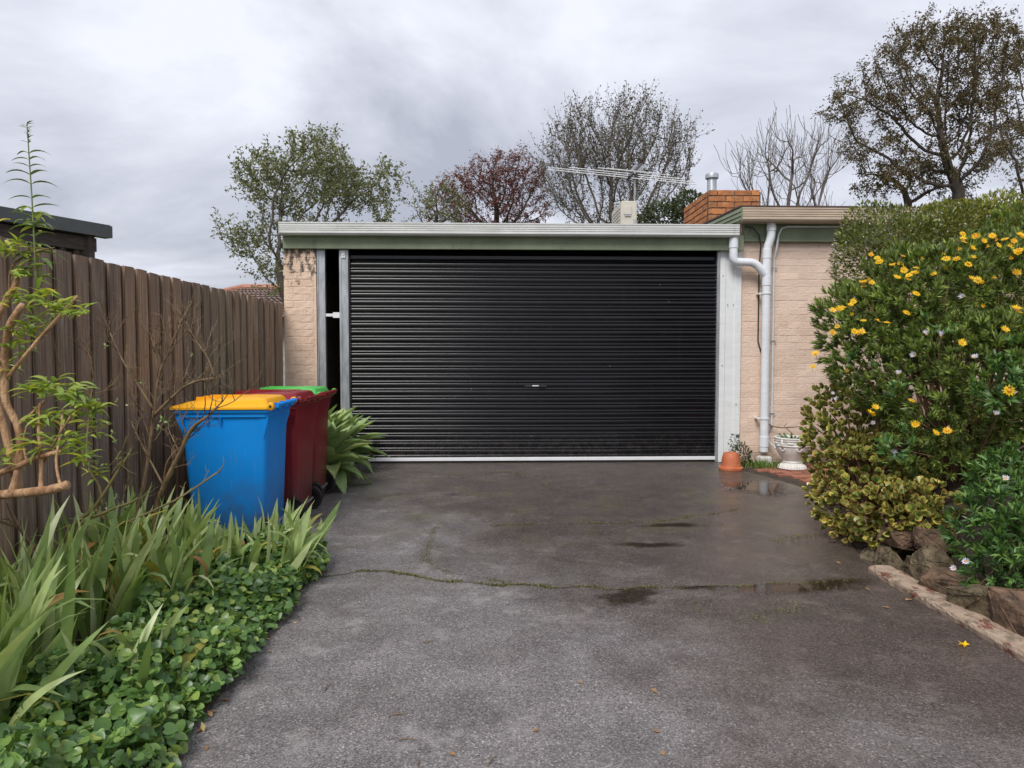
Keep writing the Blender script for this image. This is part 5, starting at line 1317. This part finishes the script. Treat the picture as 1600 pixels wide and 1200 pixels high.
irises('tall iris clump in the lower left corner, nearest the camera', [(-2.15, 3.22), (-1.98, 3.08), (-2.2, 2.9), (-1.80, 3.28), (-2.0, 2.74), (-1.84, 2.86), (-1.78, 2.60), (-1.95, 2.46), (-1.72, 2.38), (-1.86, 2.24), (-2.05, 2.2)], .58, .12, n=(20, 27))
for lab_, p_ in (('small iris tuft with yellowing leaves in the middle of the violets', (-1.42, 2.78)), ('small iris tuft where the violets meet the tall irises', (-1.50, 2.98)), ('small iris tuft low among the violets, nearest the drive edge', (-1.30, 2.62))):
    irises(lab_, [p_], .32, .3, n=(7, 9))

# ================================================================= violets (ground cover)
def violet_patch():
    n = 8200; y = RNG.uniform(1.7, 4.55, n); x = -1.06 + .02 * np.sin(y * 9) - RNG.random(n) ** 1.1 * np.where(y > 4.0, .40, .62)
    m = (x > -1.75 - .1 * np.sin(y * 5)); x, y = x[m], y[m]; n = len(x)
    ins = np.clip((-1.04 - x) / .22, 0, 1); h = (.05 + .13 * ins ** .7) * (1 + .45 * np.sin(y * 8 + x * 6) * np.sin(x * 13)) * RNG.uniform(.35, 1.05, n)
    x = x + RNG.uniform(-.02, .03, n)
    pos = np.column_stack([x, y, h + .01]); d = np.column_stack([RNG.normal(.35, .7, n), RNG.normal(-.3, .7, n), RNG.normal(-.15, .45, n)])
    up = np.column_stack([RNG.normal(.25, .55, n), RNG.normal(-.25, .55, n), np.ones(n)])
    s = RNG.uniform(.020, .040, n) + .022 * RNG.random(n) ** 2
    v, f, _ = scatter(*T_HEART, pos, frames(d, up), np.column_stack([s, s * .95, s]))
    o = link('violet_ground_cover', np_mesh('violet_ground_cover', v, f, M['violet'], True)); tag(o, 'dense heart-leaved violet ground cover spilling onto the left edge of the drive', 'ground cover', kind='stuff')
violet_patch()
# dead leaves along the bed edge
n = 90; yy = RNG.uniform(2.0, 4.6, n); xx = -1.05 + RNG.normal(0, .035, n); d = rand_unit(n); d[:, 2] *= .3; s = RNG.uniform(.015, .04, n)
v, f, _ = scatter(*T_RHOMB, np.column_stack([xx, yy, np.full(n, .006)]), frames(d), np.column_stack([s * .5, s, s])); tag(link('leaf_litter', np_mesh('leaf_litter', v, f, M['dead'])), 'brown leaf litter along the edge of the violets', 'leaf litter', kind='stuff')
# weeds at the foot of the downpipe
n = 420; p = np.column_stack([3.22 + RNG.normal(0, .13, n), 8.30 + RNG.normal(0, .10, n), np.zeros(n)]); d = rand_unit(n); d[:, 2] = np.abs(d[:, 2]) + .8
v, f, _ = scatter(*T_NEEDLE, p, frames(d), np.column_stack([np.full(n, .006), RNG.uniform(.04, .12, n), np.full(n, .05)])); tag(link('grass_tuft', np_mesh('grass_tuft', v, f, M['grassblade'])), 'tuft of green grass at the foot of the white downpipe', 'grass', kind='stuff')
wd = empty('weed_plant', (3.0, 8.35, 0), 'dark leafy weed between the terracotta pot and the wall', 'weed')
we = [(3.0, 8.35, .12, .12, .1, .16), (2.94, 8.42, .28, .06, .06, .1)]
v, f, _ = leaf_cloud(we, 420, None, .018, .04, .3, tmpl=T_LANCE, amp=0); adopt(link('foliage', np_mesh('foliage', v, f, M['darkgreen'])), wd); stems_to((3.0, 8.36, 0), we, 9, .004, M['stem_brown'], 'stem', wd)

# ================================================================= bare rose bushes
def twig_tree(mb, p, d, L_, r, depth, rr, up=.12, seg=4, kink=.22):
    p = Vector(p); d = Vector(d).normalized(); pts = [p.copy()]
    for i in range(seg):
        d = (d + Vector((rr.gauss(0, kink), rr.gauss(0, kink * .7), rr.gauss(up, kink)))).normalized(); p = p + d * L_ / seg; pts.append(p.copy())
        if depth > 0 and rr.random() < .62:
            dd = (d + Vector((rr.gauss(0, .8), rr.gauss(0, .5), rr.gauss(.1, .6)))).normalized()
            twig_tree(mb, p, dd, L_ * rr.uniform(.35, .7), r * .6, depth - 1, rr, up, seg, kink)
    mb.tube(pts, [r * (1 - .6 * i / seg) for i in range(seg + 1)], 6 if r > .006 else 4)
def smooth_path(pts, k=4):
    P_ = [Vector(p) for p in pts]; o = []
    for i in range(len(P_) - 1):
        a = P_[max(i - 1, 0)]; b = P_[i]; c = P_[i + 1]; d = P_[min(i + 2, len(P_) - 1)]
        for j in range(k):
            t = j / k; o.append(.5 * ((2 * b) + (c - a) * t + (2 * a - 5 * b + 4 * c - d) * t * t + (3 * b - a - 3 * c + d) * t ** 3))
    return o + [P_[-1]]
def cane(par, pts, r0, r1, mat, name='cane', n=7, twigs=0, seed=0, tl=.16, depth=1):
    sp = smooth_path(pts); k = len(sp); rr = random.Random(seed)
    mb = MB().tube(sp, [(r0 + (r1 - r0) * i / (k - 1)) * rr.uniform(.9, 1.1) for i in range(k)], n)
    for _ in range(int(twigs * 1.5)):
        i = rr.randrange(k // 3, k); d = (sp[i] - sp[max(0, i - 1)]) if i else Vector((0, 0, 1))
        d = d.normalized() + Vector((rr.gauss(0, .7), rr.gauss(0, .5), rr.gauss(.35, .5)))
        twig_tree(mb, sp[i], d, tl * rr.uniform(.5, 1.3), max(.003, r1 * .65), depth, rr)
    return mb.build(name, mat, par, smooth=True)
rb = empty('rose_bush', (*(-1.968, 4.100, 0.181)[:2], 0), 'bare brown rose bush with tangled twigs between the fence and the blue bin', 'rose bush')
cane(rb, [(*(-2.084, 4.150, 0.161)[:2], 0), (-2.054, 4.150, 0.356), (-1.989, 4.150, 0.654), (-1.938, 4.150, 0.988), (-1.904, 4.150, 1.210), (-1.866, 4.150, 1.321)], .016, .006, M['cane_brown'], twigs=7, seed=1, tl=.24, depth=3)
cane(rb, [(*(-1.928, 4.000, 0.181)[:2], 0), (-1.885, 4.050, 0.452), (-1.820, 4.000, 0.607), (-1.710, 3.950, 0.793), (-1.617, 3.900, 0.940), (-1.510, 3.850, 1.014), (-1.459, 3.850, 1.065)], .018, .006, M['cane_brown'], twigs=8, seed=2, tl=.2, depth=3)
cane(rb, [(-1.938, 4.150, 0.988), (-1.823, 4.100, 1.084), (-1.692, 4.050, 1.177), (-1.549, 4.050, 1.213)], .010, .005, M['cane_brown'], twigs=7, seed=3, tl=.18, depth=3)
cane(rb, [(-1.866, 4.150, 1.321), (-1.813, 4.150, 1.394), (-1.795, 4.200, 1.543)], .006, .003, M['cane_brown'], twigs=4, seed=4, depth=3)
cane(rb, [(-1.937, 4.150, 1.025), (-2.025, 4.150, 1.173), (-2.137, 4.200, 1.320), (-2.226, 4.250, 1.470)], .008, .004, M['cane_brown'], twigs=6, seed=5, depth=3)
cane(rb, [(-1.904, 4.150, 1.210), (-1.922, 4.150, 1.394), (-1.916, 4.150, 1.486)], .006, .003, M['cane_brown'], twigs=4, seed=6, depth=1)
cane(rb, [(-1.549, 4.050, 1.213), (-1.583, 4.050, 1.321), (-1.672, 4.100, 1.430), (-1.745, 4.150, 1.534)], .005, .0025, M['cane_brown'], twigs=6, seed=7, depth=1)
cane(rb, [(-1.820, 4.000, 0.607), (-1.915, 4.050, 0.744), (-1.959, 4.050, 0.835), (-2.066, 4.150, 0.952)], .006, .003, M['cane_brown'], twigs=3, seed=8)
cane(rb, [(-1.819, 4.000, 0.636), (-1.773, 3.950, 0.758), (-1.692, 3.950, 0.846)], .006, .004, M['stem_brown'], twigs=1, seed=9)
rg = empty('green_rose_bush', (*(-2.217, 3.700, 0.233)[:2], 0), 'rose bush with pruned green canes low beside the fence, left of the brown one', 'rose bush')
cane(rg, [(*(-2.263, 3.750, 0.235)[:2], 0), (-2.122, 3.600, 0.425), (-1.976, 3.600, 0.586), (-1.861, 3.600, 0.763), (-1.802, 3.600, 0.850)], .013, .006, M['cane_green'], twigs=3, seed=11)
cane(rg, [(*(-2.247, 3.750, 0.234)[:2], 0), (-2.090, 3.600, 0.441), (-1.929, 3.600, 0.553), (-1.801, 3.600, 0.601), (-1.769, 3.600, 0.624)], .010, .005, M['cane_green'], twigs=2, seed=12)
cane(rg, [(*(-2.297, 3.750, 0.218)[:2], 0), (-2.260, 3.600, 0.329), (-2.326, 3.600, 0.427), (-2.386, 3.600, 0.541), (-2.409, 3.600, 0.605)], .011, .007, M['cane_brown'], twigs=1, seed=13)
cane(rg, [(-2.356, 3.600, 0.476), (-2.418, 3.600, 0.499), (-2.496, 3.600, 0.532)], .007, .006, M['cane_green'], seed=14)
cane(rg, [(-1.903, 3.700, 0.464), (-1.779, 3.750, 0.519), (-1.633, 3.800, 0.592), (-1.465, 3.850, 0.709)], .006, .005, M['cane_green'], twigs=3, seed=15, tl=.1)
cane(rg, [(*(-2.093, 3.800, 0.235)[:2], 0), (-1.946, 3.750, 0.418), (-1.903, 3.700, 0.464)], .008, .006, M['cane_green'], seed=16)
cane(rg, [(-1.944, 3.600, 0.586), (-1.957, 3.600, 0.683), (-2.017, 3.600, 0.813), (-2.161, 3.900, 1.046), (-2.246, 4.100, 1.212)], .007, .004, M['cane_green'], twigs=5, seed=17, depth=3)
cane(rg, [(-2.246, 4.100, 1.212), (-2.264, 4.100, 1.339), (-2.299, 4.100, 1.375)], .005, .003, M['cane_brown'], twigs=3, seed=18)
for i, (p, s) in enumerate((((-2.121, 4.000, 1.392), .02), ((-1.975, 4.100, 1.183), .02), ((-2.094, 4.000, 0.909), .022), ((-2.081, 4.000, 0.859), .02), ((-1.823, 4.000, 0.984), .025), ((-1.792, 4.000, 0.966), .025), ((-1.841, 4.000, 0.937), .022), ((-2.011, 3.900, 0.777), .02), ((-1.925, 3.700, 0.611), .02), ((-1.966, 3.700, 0.545), .022), ((-1.692, 4.100, 1.339), .015), ((-2.032, 4.050, 1.055), .018), ((-2.065, 4.000, 1.088), .018))):
    for k in range(3):
        a = k * 2.1 + i; MB().add([(0, 0, 0), (s * .5 * math.cos(a + .5), -.004, s * .5 * math.sin(a + .5)), (s * math.cos(a), .002, s * math.sin(a)), (s * .5 * math.cos(a - .5), .006, s * .5 * math.sin(a - .5))], [(0, 1, 2, 3)]).build('leaf', M['iris'], rb, loc=p)

# ================================================================= lemon verbena on the left
vb = empty('verbena_shrub', (-2.05, 2.75, 0), 'lemon verbena with thick tan stems and narrow bright leaves at the left border', 'shrub')
B5 = [(-2.085, 2.850, 0.749), (-1.961, 2.850, 0.786), (-1.804, 2.800, 0.808), (-1.688, 2.750, 0.827), (-1.588, 2.700, 0.855)]
cane(vb, [(-2.12, 2.85, 0), (-2.140, 2.850, 0.210), (-2.093, 2.850, 0.519), (-2.049, 2.850, 0.723), (-1.961, 2.850, 0.784)], .034, .022, M['bark_tan'], 'trunk', 9)
cane(vb, B5, .019, .017, M['bark_tan'], 'branch', 9)
cane(vb, [(-1.871, 2.820, 0.804), (-1.864, 2.850, 0.888), (-1.850, 2.850, 1.002), (-1.865, 2.850, 1.078), (-1.902, 2.850, 1.159), (-1.904, 2.850, 1.255), (-1.885, 2.830, 1.367), (-1.850, 2.810, 1.459), (-1.786, 2.790, 1.536)], .014, .013, M['bark_tan'], 'branch', 9)
cane(vb, [(-1.885, 2.880, 0.806), (-1.913, 2.890, 0.933), (-1.951, 2.900, 1.073), (-1.987, 2.900, 1.202)], .018, .013, M['bark_tan'], 'branch', 9)
cane(vb, [(-2.059, 2.900, 1.125), (-1.981, 2.870, 1.368), (-1.914, 2.850, 1.510), (-1.857, 2.850, 1.605), (-1.841, 2.850, 1.650)], .016, .010, M['bark_tan'], 'branch', 8)
cane(vb, [(-1.892, 2.850, 1.255), (-1.801, 2.820, 1.343), (-1.695, 2.790, 1.443), (-1.621, 2.770, 1.511), (-1.558, 2.750, 1.565)], .0085, .006, M['bark_tan'], 'branch', 7)
cane(vb, [(-2.018, 2.900, 0.854), (-1.883, 2.850, 0.895), (-1.770, 2.810, 0.941), (-1.648, 2.770, 0.972)], .014, .009, M['bark_tan'], 'branch', 8)
cane(vb, [(-1.727, 2.770, 0.826), (-1.742, 2.800, 0.933), (-1.766, 2.830, 1.080), (-1.769, 2.850, 1.154)], .009, .006, M['bark_tan'], 'branch', 7)
cane(vb, [(-1.616, 2.710, 0.849), (-1.654, 2.750, 0.940), (-1.655, 2.790, 1.058), (-1.654, 2.800, 1.132)], .006, .004, M['bark_tan'], 'branch', 6)
cane(vb, [(-1.828, 2.850, 0.926), (-1.840, 2.850, 1.002), (-1.818, 2.850, 1.078)], .005, .003, M['bark_tan'], 'branch', 6)
cane(vb, [(-1.858, 2.850, 1.065), (-1.815, 2.850, 1.103), (-1.752, 2.850, 1.166)], .006, .004, M['bark_tan'], 'branch', 6)
cane(vb, [(-1.771, 2.850, 0.900), (-1.702, 2.800, 0.983), (-1.596, 2.750, 1.111)], .005, .003, M['bark_tan'], 'branch', 6)
cane(vb, [(-1.876, 2.850, 1.555), (-1.870, 2.850, 1.667), (-1.829, 2.850, 1.717), (-1.760, 2.850, 1.749), (-1.698, 2.850, 1.762)], .005, .003, M['stem_brown'], 'branch', 6)
cane(vb, [(-1.683, 2.790, 1.443), (-1.702, 2.850, 1.355), (-1.710, 2.900, 1.253)], .003, .002, M['stem_brown'], 'branch', 5)
SH = [(-1.770, 2.850, 1.555), (-1.772, 2.850, 1.680), (-1.775, 2.850, 1.804), (-1.779, 2.850, 1.952), (-1.784, 2.850, 2.087), (-1.787, 2.850, 2.173), (-1.790, 2.850, 2.239)]
cane(vb, SH, .004, .0016, M['stem_green'], 'shoot', 6)
def lance_mesh(L_, W, arch, mat, nm='leaf'):
    v = []; n = 6
    for i in range(n + 1):
        t = i / n; w = W * math.sin(math.pi * (t ** .75)) ** .9 + .0004
        th = arch * t; y = L_ * (math.sin(th) / arch if arch > .01 else t); z = -L_ * ((1 - math.cos(th)) / arch if arch > .01 else 0)
        v += [(-w, y, z + w * .45), (0, y, z), (w, y, z + w * .45)]
    f = []
    for i in range(n): f += [(3*i, 3*i+1, 3*i+4, 3*i+3), (3*i+1, 3*i+2, 3*i+5, 3*i+4)]
    return MB().add(v, f).mesh(nm, mat, True)
VL = [lance_mesh(.092, .0098, a, M['verbena']) for a in (.5, .9, 1.3)] + [lance_mesh(.075, .010, a, M['verbena']) for a in (.4, 1.0)]
VD = [lance_mesh(.105, .0105, a, M['verbena_dark']) for a in (.8, 1.1, 1.4)]
rr = random.Random(77)
def leaf_at(p, d, me, s=1.0, roll=0):
    d = Vector(d).normalized(); x = d.cross(Vector((0, 0, 1))); x = x.normalized() if x.length > .05 else Vector((1, 0, 0)); z = x.cross(d)
    m_ = (Matrix((x, d, z)).transposed() @ Matrix.Rotation(roll, 3, 'Y')).to_euler()
    return link('leaf', me, vb, loc=p, rot=m_, scale=(s, s, s))
sp = smooth_path(SH, 8)
for k in range(15):
    p = sp[6 + int(k * 2.1)]; s = 1.15 if k < 12 else .8
    for sx in (-1, 1):
        d = (sx * rr.uniform(.8, 1.1), rr.uniform(-.55, .35), rr.uniform(.25, .75))
        leaf_at(p, d, rr.choice(VD), s * rr.uniform(.8, 1.1) * (1 if sx > 0 else .85))
for k in range(26):
    p = sp[-10 + k % 10]; mb_ = None
    leaf_at(p, (rr.uniform(-1, 1), rr.uniform(-.5, .5), .7), VD[0], rr.uniform(.16, .34))
for (u_, n_, s_) in (((-1.776, 2.850, 1.866), 10, .75), ((-1.882, 2.850, 1.766), 14, .85), ((-1.819, 2.850, 1.749), 12, .8), ((-1.806, 2.850, 1.667), 16, .85), ((-1.849, 2.850, 1.555), 12, .8), ((-1.741, 2.820, 1.573), 14, 1.0), ((-1.646, 2.780, 1.526), 14, .95), ((-1.550, 2.750, 1.510), 12, .7), ((-1.731, 2.850, 1.480), 8, 1.0), ((-1.823, 2.850, 1.430), 14, .95), ((-1.901, 2.850, 1.292), 10, .8), ((-1.832, 2.850, 1.368), 8, .9),
                     ((-1.726, 2.850, 1.217), 18, 1.0), ((-1.618, 2.800, 1.194), 20, 1.0), ((-1.552, 2.800, 1.132), 18, .95), ((-1.529, 2.800, 1.069), 10, .8), ((-1.764, 2.850, 1.090), 16, 1.0), ((-1.795, 2.850, 1.204), 10, .9), ((-1.745, 2.800, 1.003), 14, .9), ((-1.615, 2.770, 1.011), 14, .9), ((-1.569, 2.770, 0.949), 14, .9), ((-1.523, 2.790, 0.888), 8, .8), ((-1.919, 2.850, 0.939), 8, .8), ((-1.679, 2.850, 1.103), 12, .9)):
    for k in range(int(n_ * 1.9)):
        a = rr.uniform(0, 6.283); d = (math.cos(a), math.sin(a) * .8, rr.uniform(-.15, .9))
        p = Vector(u_) + Vector((rr.gauss(0, .018), rr.gauss(0, .03), rr.gauss(0, .016))); leaf_at(p, d, rr.choice(VL), s_ * rr.uniform(.7, 1.1), rr.uniform(-.5, .5))
